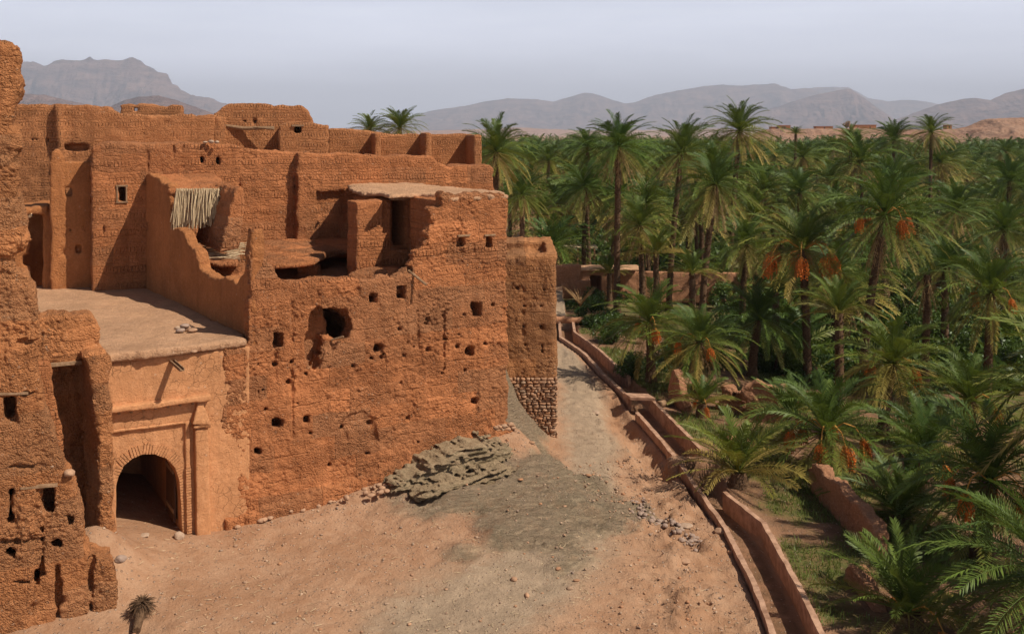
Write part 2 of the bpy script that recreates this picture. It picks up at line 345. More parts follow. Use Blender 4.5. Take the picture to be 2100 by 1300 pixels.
    if cracks:
        wp = B.n('ShaderNodeVectorMath', operation='ADD'); B.l(p, wp.inputs[0]); no = B.n('ShaderNodeTexNoise'); B.l(p, no.inputs['Vector']); no.inputs['Scale'].default_value = 3
        sc_ = B.scale(no.outputs[1], (.3, .3, .3)); B.l(sc_, wp.inputs[1])
        e = B.vor(wp.outputs[0], 3.6, 'DISTANCE_TO_EDGE'); ce = B.math('MULTIPLY', B.mr(e, .028, 0), B.mr(B.noise(p, .8, 3), .46, .60))
        h = B.math('ADD', h, B.math('MULTIPLY', ce, -.6*cracks)); c = B.mix(B.math('MULTIPLY', ce, .45*cracks), c, tuple(x*.4 for x in col))
    B.l(c, b.inputs['Base Color']); B.l(B.bump(h, .12 if rubble > .3 else .05, 1.0), b.inputs['Normal'])
    return m
UF = (.85, .527)
A1 = (.53, .198, .076)
M = {}
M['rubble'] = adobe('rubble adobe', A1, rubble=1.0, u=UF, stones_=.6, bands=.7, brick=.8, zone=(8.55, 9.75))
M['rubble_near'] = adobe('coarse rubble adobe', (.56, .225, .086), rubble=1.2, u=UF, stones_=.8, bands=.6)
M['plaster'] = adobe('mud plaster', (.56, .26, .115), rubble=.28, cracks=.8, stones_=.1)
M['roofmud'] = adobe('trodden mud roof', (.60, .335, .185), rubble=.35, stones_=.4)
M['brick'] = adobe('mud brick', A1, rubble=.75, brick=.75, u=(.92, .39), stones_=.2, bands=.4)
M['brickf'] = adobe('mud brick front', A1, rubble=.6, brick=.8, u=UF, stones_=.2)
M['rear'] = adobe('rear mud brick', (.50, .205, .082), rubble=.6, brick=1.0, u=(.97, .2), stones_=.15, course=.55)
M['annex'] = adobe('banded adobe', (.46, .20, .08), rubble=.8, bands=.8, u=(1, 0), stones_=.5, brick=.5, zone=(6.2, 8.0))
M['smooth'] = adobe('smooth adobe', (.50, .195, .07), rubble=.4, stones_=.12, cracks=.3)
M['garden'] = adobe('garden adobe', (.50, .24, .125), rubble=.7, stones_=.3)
def simple(name, c1, c2, f=6, bumpd=.02, rough=.9, stretch=(1, 1, 1), det=5, bf=None):
    m, nt_, b = newmat(name); B = NB(nt_); p = B.scale(B.geo(), stretch); a = B.noise(p, f, det, .6)
    B.l(B.mix(B.mr(a, .32, .68), c1, c2), b.inputs['Base Color']); b.inputs['Roughness'].default_value = rough
    if bumpd: B.l(B.bump(B.noise(p, bf or f*2.5, 5, .65), bumpd, 1), b.inputs['Normal'])
    return m
M['wood'] = simple('old wood', (.20, .115, .06), (.34, .21, .12), 7, .02, .85, (1, 1, 1))
M['darkwood'] = simple('dark door wood', (.07, .035, .02), (.12, .06, .03), 7, .01, .8)
M['reed'] = simple('dry reed', (.42, .30, .17), (.62, .47, .29), 9, 0, .8)
M['concrete'] = simple('channel concrete', (.26, .14, .085), (.52, .31, .20), 2.8, .012, .9, bf=30)
M['concretein'] = simple('channel lining', (.12, .08, .055), (.22, .15, .11), 1.6, .02, .9, bf=20)
def stone_mat(name, cols):
    m, nt_, b = newmat(name); B = NB(nt_); p = B.geo(); oi = B.n('ShaderNodeNewGeometry'); r = oi.outputs['Random Per Island']
    cr = B.n('ShaderNodeValToRGB'); B.l(r, cr.inputs[0]); e = cr.color_ramp.elements
    e[0].color = cols[0]+(1,); e[1].color = cols[-1]+(1,)
    for i, c in enumerate(cols[1:-1]): x = e.new((i+1)/(len(cols)-1)); x.color = c+(1,)
    B.l(B.mix(B.mr(B.noise(p, 9, 4), .3, .7, 0, .5), cr.outputs[0], (.20, .12, .08)), b.inputs['Base Color']); B.l(B.bump(B.noise(p, 25, 4), .02), b.inputs['Normal']); b.inputs['Roughness'].default_value = .85
    return m
M['stone'] = stone_mat('field stones', [(.46, .21, .10), (.40, .22, .12), (.50, .28, .16), (.34, .22, .14), (.48, .23, .11)])
M['gravel'] = stone_mat('gravel', [(.46, .26, .15), (.34, .23, .15), (.56, .38, .25), (.28, .21, .16), (.48, .27, .15)])
M['paving'] = stone_mat('river cobbles', [(.34, .27, .22), (.46, .38, .32), (.40, .26, .18), (.28, .25, .23), (.52, .44, .37)])
# ground with albedo masks r=green rock, g=worn track, b=grass
def ground_mat():
    m, nt_, b = newmat('ground earth'); B = NB(nt_); p = B.geo()
    at = B.n('ShaderNodeAttribute'); at.attribute_name = 'mask'; sp = B.n('ShaderNodeSeparateColor'); B.l(at.outputs['Color'], sp.inputs[0]); rk, tr, gr = sp.outputs
    big = B.noise(p, .28, 5, .6); med = B.noise(p, 1.6, 6, .65); fine = B.noise(p, 14, 5, .7); sp2 = B.vor(p, 9, 'F1', 0); spc = B.vor(p, 9, 'F1', 1)
    sc = B.n('ShaderNodeSeparateColor'); B.l(spc, sc.inputs[0])
    earth = B.mix(B.mr(big, .35, .65), (.37, .205, .115), (.46, .275, .165)); earth = B.mix(B.mr(med, .42, .7, 0, .6), earth, (.31, .14, .065))
    track = B.mix(B.mr(med, .35, .65), (.30, .22, .145), (.41, .295, .195))
    rock = B.mix(B.mr(B.noise(B.scale(p, (1, 2.2, 5)), 1.3, 8, .78), .36, .62), (.26, .20, .125), (.45, .345, .22)); rock = B.mix(B.mr(med, .48, .66, 0, .8), rock, (.46, .30, .18)); rock = B.mix(B.mr(big, .42, .58, 0, .6), rock, (.42, .30, .195)); rock = B.mix(B.mr(fine, .5, .75, 0, .5), rock, (.12, .10, .06))
    grass = B.mix(B.mr(med, .4, .66), (.085, .105, .025), (.20, .125, .055))
    a2 = B.n('ShaderNodeAttribute'); a2.attribute_name = 'soil'; earth = B.mix(B.math('MULTIPLY', a2.outputs['Fac'], .85), earth, B.mix(B.mr(med, .4, .65), (.13, .07, .035), (.30, .155, .085)))
    def soft(mk_, lo, hi, k=.9):      # mask edge broken up by noise
        s_ = B.math('ADD', mk_, B.math('MULTIPLY', B.math('SUBTRACT', med, .5), k)); return B.mr(s_, lo, hi)
    c = B.mix(soft(tr, .3, .8), earth, track); c = B.mix(soft(B.math('ADD', rk, B.math('MULTIPLY', B.math('SUBTRACT', fine, .5), .7)), .25, .9, 2.2), c, rock); c = B.mix(soft(gr, .35, .65, 1.1), c, grass)
    peb = B.math('MULTIPLY', B.mr(sc.outputs[0], .80, .84), B.mr(sp2, .35, .22)); c = B.mix(B.math('MULTIPLY', peb, .7), c, B.mix(sc.outputs[1], (.30, .2, .14), (.66, .48, .36)))
    c = B.mix(B.mr(fine, .3, .7, .28, 0), c, (.16, .08, .04))
    B.l(c, b.inputs['Base Color'])
    h = B.math('ADD', B.math('MULTIPLY', med, 1.0), B.math('MULTIPLY', fine, .35)); h = B.math('ADD', h, B.math('MULTIPLY', peb, .35))
    lay = B.noise(B.scale(p, (.8, 2.5, 7)), 1.5, 7, .75, .8); h = B.math('ADD', h, B.math('MULTIPLY', B.math('MULTIPLY', lay, rk), 2.4))
    B.l(B.bump(h, .14, 1), b.inputs['Normal']); return m
M['ground'] = ground_mat()
def rock_mat():
    m, nt_, b = newmat('layered rock'); B = NB(nt_); p = B.geo(); q = B.scale(p, (.7, 1.4, 6))
    a = B.noise(q, 1.2, 8, .75, .6); f = B.noise(p, 9, 5, .7)
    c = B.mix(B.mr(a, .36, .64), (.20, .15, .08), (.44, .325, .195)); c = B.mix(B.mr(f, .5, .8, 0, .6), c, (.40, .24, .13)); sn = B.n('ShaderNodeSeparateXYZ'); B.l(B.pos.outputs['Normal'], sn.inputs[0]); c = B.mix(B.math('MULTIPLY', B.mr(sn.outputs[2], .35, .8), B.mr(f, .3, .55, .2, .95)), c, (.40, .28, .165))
    B.l(c, b.inputs['Base Color']); B.l(B.bump(B.math('ADD', B.math('MULTIPLY', a, 2), B.math('MULTIPLY', f, .5)), .16), b.inputs['Normal']); return m
M['rock'] = rock_mat()
def leaf_mat(name, c1, c2, trans=.25, rough=.45, spec=.35, old=None):
    m, nt_, b = newmat(name); B = NB(nt_); oi = B.n('ShaderNodeObjectInfo'); g = B.n('ShaderNodeNewGeometry')
    c = B.mix(oi.outputs['Random'], c1, c2)
    isl = g.outputs['Random Per Island']; c = B.mix(B.mr(isl, 0, 1, 0, .55), c, tuple(x*1.9 for x in c1))
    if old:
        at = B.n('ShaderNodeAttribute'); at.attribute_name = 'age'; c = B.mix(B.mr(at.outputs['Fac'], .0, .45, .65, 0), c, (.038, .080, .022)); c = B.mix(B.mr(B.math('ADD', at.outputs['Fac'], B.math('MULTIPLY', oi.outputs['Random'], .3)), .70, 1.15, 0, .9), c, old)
    B.l(c, b.inputs['Base Color']); b.inputs['Roughness'].default_value = rough; b.inputs['Specular IOR Level'].default_value = spec
    t = B.n('ShaderNodeBsdfTranslucent'); B.l(B.mix(.5, c, (.16, .20, .02)), t.inputs['Color']); ms = B.n('ShaderNodeMixShader'); ms.inputs[0].default_value = trans
    B.l(b.outputs[0], ms.inputs[1]); B.l(t.outputs[0], ms.inputs[2]); B.l(ms.outputs[0], nt_.nodes['Material Output'].inputs['Surface']); return m
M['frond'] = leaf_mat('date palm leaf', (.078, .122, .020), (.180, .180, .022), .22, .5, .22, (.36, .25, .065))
M['dead'] = leaf_mat('dry palm leaf', (.40, .25, .12), (.27, .16, .07), .12, .7, .1)
M['bush'] = leaf_mat('shrub leaf', (.032, .066, .011), (.085, .115, .017), .25)
M['grassb'] = leaf_mat('grass blades', (.11, .155, .03), (.17, .17, .05), .3)
M['trunk'] = simple('palm bark', (.07, .038, .02), (.20, .115, .062), 8, .05, .95, (1, 1, 2.5))
M['date'] = leaf_mat('ripening dates', (.62, .16, .02), (.40, .08, .012), 0, .5, .3)
M['stalk'] = simple('date stalk', (.60, .30, .06), (.5, .22, .05), 8, 0, .6)
def mount_mat(name, c1, c2, f):
    m, nt_, b = newmat(name); B = NB(nt_); p = B.geo(); a = B.noise(B.scale(p, (1, 1, 3.5)), f, 8, .65); bb = B.noise(p, f*3, 5, .7)
    c = B.mix(B.mr(a, .38, .62), c1, c2); c = B.mix(B.mr(bb, .5, .7, 0, .4), c, tuple(x*.55 for x in c1)); B.l(c, b.inputs['Base Color']); B.l(B.bump(B.math('ADD', a, B.math('MULTIPLY', bb, .4)), .35/f), b.inputs['Normal']); return m
M['mount'] = mount_mat('bare mountain rock', (.07, .038, .036), (.29, .17, .13), .0024)
M['hill'] = mount_mat('bare hill earth', (.34, .18, .11), (.42, .25, .16), .02)
# ------------------------------------------------------------------ frames of the buildings
Fr = Frame((-10.03, 34.0), (.85, .527))       # gate and main facade
Sd = Frame((-9.23, 34.5), (.579, -.815))      # side wall over the terrace (s < 0 goes back)
Wf = Frame((-19.3, 44.7), (.92, .39))         # tall wall behind
Rf = Frame((-26.0, 53.0), (.98, .2))          # rear ruins
An = Frame((2.05, 45.0), (1, 0.0))            # small tower on the track
Tf = Frame((-12.7, 27.6), (.9, .43))          # near ruined tower
def sq(fr, w): d = np.array(w[:2])-fr.O; return float(d@fr.u), float(d@fr.n)
def plan(sol, pts, z0, zt, r=.08, warp=.1):
    """footprint polygon (world xy) from z0 up to zt (number or function of X,Y)"""
    fr = sol.fr; poly = [sq(fr, w) for w in pts]; S2, Q2 = np.meshgrid(sol.a[0], sol.a[1], indexing='ij')
    d2 = pdist(poly, S2, Q2)+fbm(S2, Q2, 0*S2, 1.2, 4, sol.seed+70, .6)*warp
    if callable(zt): zt = zt(fr.O[0]+fr.u[0]*S2+fr.n[0]*Q2, fr.O[1]+fr.u[1]*S2+fr.n[1]*Q2)[:, :, None]; th = z0; z0 = zt-th
    dz = np.maximum(sol.Z-zt, z0-sol.Z); a = d2[:, :, None]+r; b = dz+r
    sol.d = np.minimum(sol.d, np.sqrt(np.maximum(a, 0)**2+np.maximum(b, 0)**2)-r+np.minimum(np.maximum(a, b), 0)); return sol
def pxbox(fr, x0, x1, y0, y1, q=0): return fr.poly([(x0, y0), (x1, y0), (x1, y1), (x0, y1)], q)
# ------------------------------------------------------------------ terrain
LW = [(1150, 660), (1152, 690), (1200, 722), (1240, 765), (1295, 815), (1310, 840), (1345, 878), (1390, 932), (1402, 952), (1425, 987), (1490, 1076), (1520, 1132), (1555, 1200), (1592, 1298), (1640, 1420)]
RW = [(1172, 655), (1176, 680), (1225, 715), (1288, 772), (1330, 815), (1365, 850), (1400, 885), (1438, 924), (1455, 950), (1482, 1008), (1560, 1070), (1605, 1150), (1640, 1215), (1680, 1300), (1740, 1420)]
ZC = -0.2
lw = np.array([G(x, y, ZC)[:2] for x, y in LW]); rw = np.array([G(x, y, ZC)[:2] for x, y in RW])
def resample(p, n):
    d = np.r_[0, np.cumsum(np.linalg.norm(np.diff(p, axis=0), axis=1))]; t = np.linspace(0, d[-1], n)
    return np.stack([np.interp(t, d, p[:, 0]), np.interp(t, d, p[:, 1])], 1)
cl = (resample(lw, 40)+resample(rw, 40))/2
chw = np.median(np.linalg.norm(resample(lw, 40)-resample(rw, 40), axis=1))/2
def chan_d(X, Y):                              # distance to centre line, signed + on the palm side
    best = np.full(X.shape, 1e9); sg = np.ones(X.shape)
    for i in range(len(cl)-1):
        a, b = cl[i], cl[i+1]; e = b-a; L2 = e@e; t = ((X-a[0])*e[0]+(Y-a[1])*e[1])/L2
        tt = np.clip(t, 0, 1); d = (X-a[0]-e[0]*tt)**2+(Y-a[1]-e[1]*tt)**2; m = d < best
        s_ = np.sign(-((X-a[0])*(e[1])-(Y-a[1])*e[0])); best = np.where(m, d, best); sg = np.where(m, s_, sg)
    return np.sqrt(best)*sg
def poly_d(pts, X, Y):
    best = np.full(X.shape, 1e9)
    for a, b in zip(pts[:-1], pts[1:]):
        a = np.array(a[:2]); b = np.array(b[:2]); e = b-a; t = np.clip(((X-a[0])*e[0]+(Y-a[1])*e[1])/(e@e), 0, 1)
        best = np.minimum(best, np.hypot(X-a[0]-e[0]*t, Y-a[1]-e[1]*t))
    return best
def ss(x, a, b): t = np.clip((x-a)/(b-a), 0, 1); return t*t*(3-2*t)
if chan_d(np.array([20.0]), np.array([45.0]))[0] < 0: _cs = -1
else: _cs = 1
road = [G(x, y, 0) for x, y in [(1165, 600), (1168, 650), (1172, 720), (1195, 800), (1212, 900), (1215, 980), (1195, 1060), (1140, 1140), (1040, 1210), (900, 1290)]]
DAM = [G(1388, 938, -.1)[:2], G(1470, 942, -.1)[:2]]
def mound(X, Y): return 5.2*np.exp(-(((X+1.5)/1.75)**2+((Y-45.0)/3.2)**2))
def terr(X, Y, fine=True):
    X = np.asarray(X, float); Y = np.asarray(Y, float); s = (X-Fr.O[0])*Fr.u[0]+(Y-Fr.O[1])*Fr.u[1]; q = (X-Fr.O[0])*Fr.n[0]+(Y-Fr.O[1])*Fr.n[1]
    foot = np.interp(s, [-9, -3.5, -1.5, 0, 2, 4.3, 6.3, 8.4, 11.55], [.9, .85, .45, .3, .35, .5, .85, 1.45, 1.9])
    foot = foot*np.exp(-(np.maximum(q, 0)/3.6)**1.4)*np.exp(-(np.maximum(s-11.8, 0)/1.3)**2)
    h = np.maximum(foot, mound(X, Y)*np.exp(-(np.maximum(q-.2, 0)/2.0)**2))
    h = h+.25*np.exp(-(((s-8.0)/3.5)**2+((q-5)/2.2)**2))                         # worn rock swelling before the corner
    h = h+1.3*np.exp(-(((X+12.9)/1.2)**2+((Y-30.0)/1.3)**2))
    c = chan_d(X, Y)*_cs
    right = ss(c, 0, 1.0); near = ss(c, -7, -.7)
    bank = -.45*near*ss(Y, 16, 26)*(1-ss(Y, 70, 90))
    gul = -.75*np.exp(-((c+1.6)/.75)**2)*ss(Y, 39, 43)*(1-ss(Y, 51, 55))
    h = h*(1-right)+(bank+gul)*(1-right)+right*(-.45-1.55*ss(c, 1, 22))
    damd = poly_d(DAM, X, Y)
    if fine:
        n = fbm(X, Y, 0*X, .35, 5, 3, .55)*.16+fbm(X, Y, 0*X, 1.6, 4, 9, .75)*.08*(.4+np.clip(fbm(X, Y, 0*X, .4, 2, 19)+.4, 0, 1))
        rd = poly_d(road, X, Y); n = n-.05*np.exp(-((rd-.8)/.2)**2)*np.clip(.6+fbm(X, Y, 0*X, .5, 2, 61), 0, 1)
        lump = np.maximum(fbm(X, Y, 0*X, 1.3, 6, 21, .75), -.12)*.75*ss(c, -5.5, -2.8)*(1-ss(c, -1.4, -.8))
        rk = rockmask(X, Y); ledge = fbm(s*.35, q*1.5, 0*X, 1.0, 4, 33, .65)
        led = np.floor(ledge*9)/9*.8+ledge*.2+fbm(X, Y, 0*X, 2.2, 4, 35, .7)*.18
        h = h+(n*(1-ss(c, -1.3, -.7)*.6)+lump)*(1-.5*np.exp(-(poly_d(road, X, Y)/1.5)**2))+rk*led*.62
    h = np.where(np.abs(c) < 5, h*(1-(1-ss(np.abs(c), chw-.02, chw+.24)))+(-.95)*(1-ss(np.abs(c), chw-.02, chw+.24)), h)
    dm = 1-ss(damd, .32, .75); h = h*(1-dm)+(-.12)*dm
    return h
def rockmask(X, Y):
    s = (X-Fr.O[0])*Fr.u[0]+(Y-Fr.O[1])*Fr.u[1]; q = (X-Fr.O[0])*Fr.n[0]+(Y-Fr.O[1])*Fr.n[1]
    n = fbm(X, Y, 0*X, .6, 4, 5)
    a = np.exp(-(np.abs((s-9.8-.25*(q-3))/4.6)**3+np.abs((q-4.2)/4.3)**3)); b = np.exp(-(((X-.2)/2.0)**2+((Y-43)/4)**2)**1.5)
    p1 = G(960, 1150, 0); c_ = .0*np.exp(-(((X-p1[0])/4.5)**2+((Y-p1[1])/2.6)**2))
    return np.clip(ss(np.maximum(np.maximum(a, b), c_)+n*.6, .30, .75), 0, 1)
def axis(lo, a, b, hi, step, g=1.12):
    mid = np.arange(a, b, step); up = []; x = b; d = step
    while x < hi: up.append(x); d *= g; x += d
    dn = []; x = a-step; d = step
    while x > lo: dn.append(x); d *= g; x -= d
    return np.array([lo]+dn[::-1]+list(mid)+up+[hi])
xs = axis(-28500, -14.5, 19, 28500, .13, 1.13); ys = axis(-150, 24, 57, 29500, .13, 1.07)
XX, YY = np.meshgrid(xs, ys, indexing='ij'); ZZ = terr(XX, YY)
V = np.stack([XX, YY, ZZ], -1).reshape(-1, 3); ny = len(ys); ii, jj = np.meshgrid(np.arange(len(xs)-1), np.arange(ny-1), indexing='ij'); ii = ii.ravel(); jj = jj.ravel()
F = np.stack([ii*ny+jj, (ii+1)*ny+jj, (ii+1)*ny+jj+1, ii*ny+jj+1], 1)
gro = mk('ground', V, F, M['ground'], loc=(0, 0, 0)); tag(gro, kind='structure')
cc = chan_d(XX, YY)*_cs
mk_ = np.zeros((V.shape[0], 4), np.float32); mk_[:, 3] = 1
mk_[:, 0] = rockmask(XX, YY).ravel()
mk_[:, 1] = (np.exp(-(poly_d(road, XX, YY)/(1.5+1.2*ss(-YY, -37, -29)+fbm(XX, YY, 0*XX, .4, 3, 8)*.7))**2)*(1-ss(cc, -1.5, -.5))).ravel()
gm = ss(cc, .75, 1.2)*np.clip(.62+fbm(XX, YY, 0*XX, .45, 4, 12)*1.3, 0, 1)
gm = np.where(YY > 70, np.maximum(gm, .75*ss(cc, 4, 9)), gm); gm = np.where(YY > 700, .35, gm); mk_[:, 2] = gm.ravel()
ca2 = gro.data.attributes.new('soil', 'FLOAT', 'POINT'); ca2.data.foreach_set('value', np.maximum(ss(cc, .6, 1.6)*(1-ss(YY, 500, 800)), 1-ss(np.abs(cc), .3, chw)).astype(np.float32).ravel())
ca = gro.data.color_attributes.new('mask', 'FLOAT_COLOR', 'POINT'); ca.data.foreach_set('color', mk_.ravel())
def tz(x, y): return float(terr(np.array([x]), np.array([y]))[0])
# ------------------------------------------------------------------ mountains and hills
def ridge(name, prof, Y, front, seed, mat, amp=.16, back=None, base=-3, crag=0, label=None):
    k_ = 3.2 if Y > 1500 else 1.0; Y = Y*k_; front = front*k_; base = base if k_ == 1 else -30
    prof = np.array(prof, float); n = 420; m = 64; px = np.linspace(prof[0, 0], prof[-1, 0], n); py = np.interp(px, prof[:, 0], prof[:, 1]); py = py+fbm(px, 0*px, 0*px+seed, .05, 5, seed, .65)*(3.2 if crag else 2.0)
    X = (px-CX)/FPX*Y; Hh = CAMZ-(py-HY)/FPX*Y; Hh = np.maximum(Hh, base+.5); back = back or front*.7
    t = np.linspace(-1, .6, m); V = np.zeros((n, m, 3))
    Xg = np.repeat(X[:, None], m, 1); T = np.repeat(t[None], n, 0); Yg = Y+np.where(T < 0, T*front, T*back); f = 1-np.abs(T)**.8
    L_ = front*.5
    gull = 1-np.abs(fbm(Xg/L_+.25*fbm(Xg, Yg, 0*Xg, 1/L_, 3, seed+5), Yg/L_*.35, 0*Xg, 2.6, 6, seed, .62))*3.2
    prof_f = np.where(T < 0, (1+T)**1.35, f)
    Z = base+(Hh[:, None]-base)*prof_f*(1-amp*2*np.sin(pi*np.clip(-T, 0, 1))*(1-gull)*.9)
    Z += (Hh[:, None]-base)*crag*fbm(Xg, Yg, Z, 9/front, 4, seed+3)*np.clip(prof_f*1.2, 0, 1)
    if crag > .02:   # rock strata steps
        k = Z/(front*.035); Z = (np.floor(k)+ss(k-np.floor(k), .45, 1))*(front*.035)*.5+Z*.5
    V[..., 0] = Xg*(Yg/Y)**.5; V[..., 1] = Yg; V[..., 2] = np.where(T >= .59, base, np.maximum(Z, base-2*(np.abs(T) > .97)))
    ii, jj = np.meshgrid(np.arange(n-1), np.arange(m-1), indexing='ij'); ii = ii.ravel(); jj = jj.ravel(); Fc = np.stack([ii*m+jj, (ii+1)*m+jj, (ii+1)*m+jj+1, ii*m+jj+1], 1)
    o = mk(name, V.reshape(-1, 3), Fc, mat); return tag(o, label, kind='structure')
ridge('mountain', [(-160, 150), (-60, 128), (40, 126), (75, 122), (90, 127), (130, 117), (165, 123), (185, 114), (200, 122), (215, 117), (240, 120), (265, 111), (280, 114), (300, 130), (320, 142), (345, 150), (352, 165), (385, 188), (420, 197), (450, 206), (480, 217), (530, 240), (570, 258), (610, 273)], 5000, 900, 3, M['mount'], .2, crag=.03)
ridge('hill', [(-160, 205), (-40, 192), (40, 192), (90, 193), (130, 203), (180, 214), (230, 232), (300, 250), (380, 268)], 2300, 300, 4, M['mount'], .08)
ridge('hill', [(150, 262), (220, 222), (255, 205), (290, 197), (325, 195), (370, 207), (400, 218), (430, 229), (470, 245), (510, 262), (560, 274)], 2100, 300, 5, M['mount'], .08)
ridge('mountain', [(560, 273), (700, 263), (800, 250), (845, 240), (880, 227), (930, 220), (985, 210), (1040, 201), (1100, 203), (1135, 207), (1160, 200), (1195, 190), (1215, 190), (1245, 200), (1280, 212), (1300, 209), (1340, 195), (1400, 183), (1460, 173), (1520, 173), (1590, 170), (1620, 182), (1660, 180), (1690, 192), (1720, 200), (1800, 240), (1870, 268)], 7200, 1500, 6, M['mount'], .2)
ridge('mountain', [(1380, 268), (1460, 246), (1540, 232), (1600, 216), (1660, 197), (1700, 187), (1735, 180), (1745, 182), (1765, 196), (1780, 206), (1810, 228), (1840, 250), (1870, 268)], 5200, 1100, 7, M['mount'], .2)
ridge('mountain', [(1500, 225), (1560, 205), (1640, 180), (1700, 177), (1740, 178), (1780, 200), (1820, 207), (1870, 204), (1920, 211), (1990, 230), (2100, 250), (2200, 262)], 8400, 900, 8, M['mount'], .1)
ridge('mountain', [(1760, 270), (1820, 252), (1870, 232), (1920, 215), (1970, 203), (2000, 200), (2030, 205), (2060, 190), (2100, 181), (2160, 175), (2300, 190), (2420, 230)], 4300, 1100, 9, M['mount'], .16)
ridge('hill', [(700, 273), (820, 269), (1000, 265), (1060, 262), (1120, 264), (1200, 268), (1330, 267), (1450, 264), (1600, 268), (1700, 272)], 2900, 260, 10, M['hill'], .1)
ridge('hill', [(1440, 296), (1500, 285), (1550, 270), (1580, 262), (1640, 262), (1750, 260), (1800, 264), (1900, 266), (1960, 262), (1985, 252), (2030, 241), (2100, 238), (2250, 236), (2500, 240)], 900, 260, 11, M['hill'], .12, back=500, crag=.035)
# ------------------------------------------------------------------ gatehouse with arched passage
gl = Fr.w(-2.2, 0, .4)
gate = empty('gatehouse', gl, 'low mud gatehouse with dark arched passage, plastered front and flat roof terrace', 'gatehouse')
Z0 = 6.8
terr_pts = [G(x, y, Z0) for x, y in [(205, 735), (517, 700), (517, 688), (285, 578), (60, 578), (40, 640), (130, 700)]]
terr_pts[0] = Fr.w(Fr.at(195, 730)[0], .16, 0); terr_pts[1] = Fr.w(Fr.at(513, 700)[0], .16, 0); terr_pts[2] = Fr.w(Fr.at(513, 700)[0], -.3, 0)
S = Solid(Fr, (-5.6, 1.0, -7.4, .05, -.5, 6.6), .085, 11)
S.wall([(Fr.at(200, 1000)[0], -.6), (Fr.at(514, 700)[0], -.6), (Fr.at(514, 700)[0], 6.5), (Fr.at(200, 1000)[0], 6.5)], -7.3, 0, .05, .02)
S.cut(Fr.poly([(240, 1130), (240, 1000), (243, 978), (253, 957), (270, 942), (293, 932), (318, 932), (342, 941), (359, 960), (368, 985), (372, 1040), (376, 1130)]), -6.9, .5, .03, .03)
S.cut(Fr.poly([(236, 1130), (238, 985), (232, 975), (231, 886), (379, 868), (383, 1130)]), -.07, .3, .02, .02)      # sunk panel round the arch
S.noise(.03, 1.2, 4); S.mesh('wall', M['plaster'], gate)
S = Solid(Fr, (-5, 1.2, -.3, .6, -.5, 5.5), .05, 12)
S.wall(Fr.poly([(229, 889), (378, 870), (378, 863), (228, 882)]), -.2, .05, .02, .015); S.wall(Fr.poly([(378, 864), (389, 862), (392, 1120), (382, 1120)]), -.2, .06, .02, .015)
S.noise(.02, 2, 3); S.mesh('moulding', M['plaster'], gate)
S = Solid(Fr, (-1.5, 0.3, -.3, .6, -.5, 5.5), .05, 13)
S.wall(Fr.poly([(396, 876), (424, 873), (430, 1125), (400, 1128)]), -.2, .26, .04, .02); S.wall(Fr.poly([(391, 876), (428, 872), (428, 865), (391, 868)]), -.2, .34, .03, .01)
p0 = Fr.at(410, 812); 
for k in range(12):
    t = k/11; w = 16*(1-t)**1.15+2.5; y = 866-54*t; S.wall(pxbox(Fr, 409-w, 409+w, y-5, y), -.2, .32*(1-t)**.8+.06, .02, .0)
S.noise(.018, 2, 3); S.mesh('pilaster', M['plaster'], gate)
S = Solid(Fr, (-5.4, 0.4, -.2, .5, 4, 6), .05, 14)
S.wall(Fr.poly([(222, 845), (428, 818), (428, 806), (222, 833)]), -.15, .30, .03, .03); S.noise(.03, 2, 3); S.mesh('cornice', M['plaster'], gate)
for i in range(7):
    a = Fr.at(243+i*25, 846-i*3.4); mb = MB(); mb.box(Fr.w(a[0], .07, a[1]), .035*np.r_[Fr.u, 0], .09*np.r_[Fr.n, 0], (0, 0, .03)); mb.build('beam_end', M['wood'], gate)
# voussoirs
arc = [(238, 1120), (238, 1060), (238, 1010), (241, 978), (252, 955), (270, 939), (293, 929), (318, 929), (344, 938), (362, 957), (371, 985), (375, 1040), (379, 1120)]
ap = np.array([Fr.at(x, y) for x, y in arc]); d = np.r_[0, np.cumsum(np.linalg.norm(np.diff(ap, axis=0), axis=1))]; tt = np.arange(0, d[-1], .095)
mb = MB(); cen = np.array([Fr.at(307, 1010)])[0]
for t in tt:
    p = np.array([np.interp(t, d, ap[:, 0]), np.interp(t, d, ap[:, 1])]); p2 = np.array([np.interp(t+.02, d, ap[:, 0]), np.interp(t+.02, d, ap[:, 1])]); e = (p2-p)/(np.linalg.norm(p2-p)+1e-9); nrm = np.array([-e[1], e[0]])
    if nrm@(p-cen) < 0: nrm = -nrm
    l = random.uniform(.15, .19); c = p+nrm*l*.75
    if c[0] < Fr.at(233, 1000)[0]: continue
    mb.box(Fr.w(c[0], -.086+random.uniform(-.008, .008), c[1]), np.array([Fr.u[0]*nrm[0]*l, Fr.u[1]*nrm[0]*l, nrm[1]*l]), .05*np.r_[Fr.n, 0], .037*np.array([Fr.u[0]*e[0], Fr.u[1]*e[0], e[1]]))
mb.build('arch_bricks', M['plaster'], gate)
mb = MB()
for i in range(26):
    y = 956+i*5.6; a = Fr.at(385+.02*(y-950), y); mb.box(Fr.w(a[0], .055, a[1]), random.uniform(.07, .09)*np.r_[Fr.u, 0], .03*np.r_[Fr.n, 0], (0, 0, .034))
mb.build('brick_strip', M['plaster'], gate)
# door leaf folded back inside the passage
a = Fr.at(362, 1000); mb = MB()
for k in range(6): mb.box(Fr.w(a[0]+.07, -.62-k*.2, 1.72), .035*np.r_[Fr.u, 0], .095*np.r_[Fr.n, 0], (0, 0, 1.08))
door = mb.build('door', M['darkwood'], gate)
for z in (1.0, 2.35): mb = MB(); mb.box(Fr.w(a[0]+.02, -1.12, z), .02*np.r_[Fr.u, 0], .58*np.r_[Fr.n, 0], (0, 0, .07)); mb.build('crossbar', M['wood'], door)
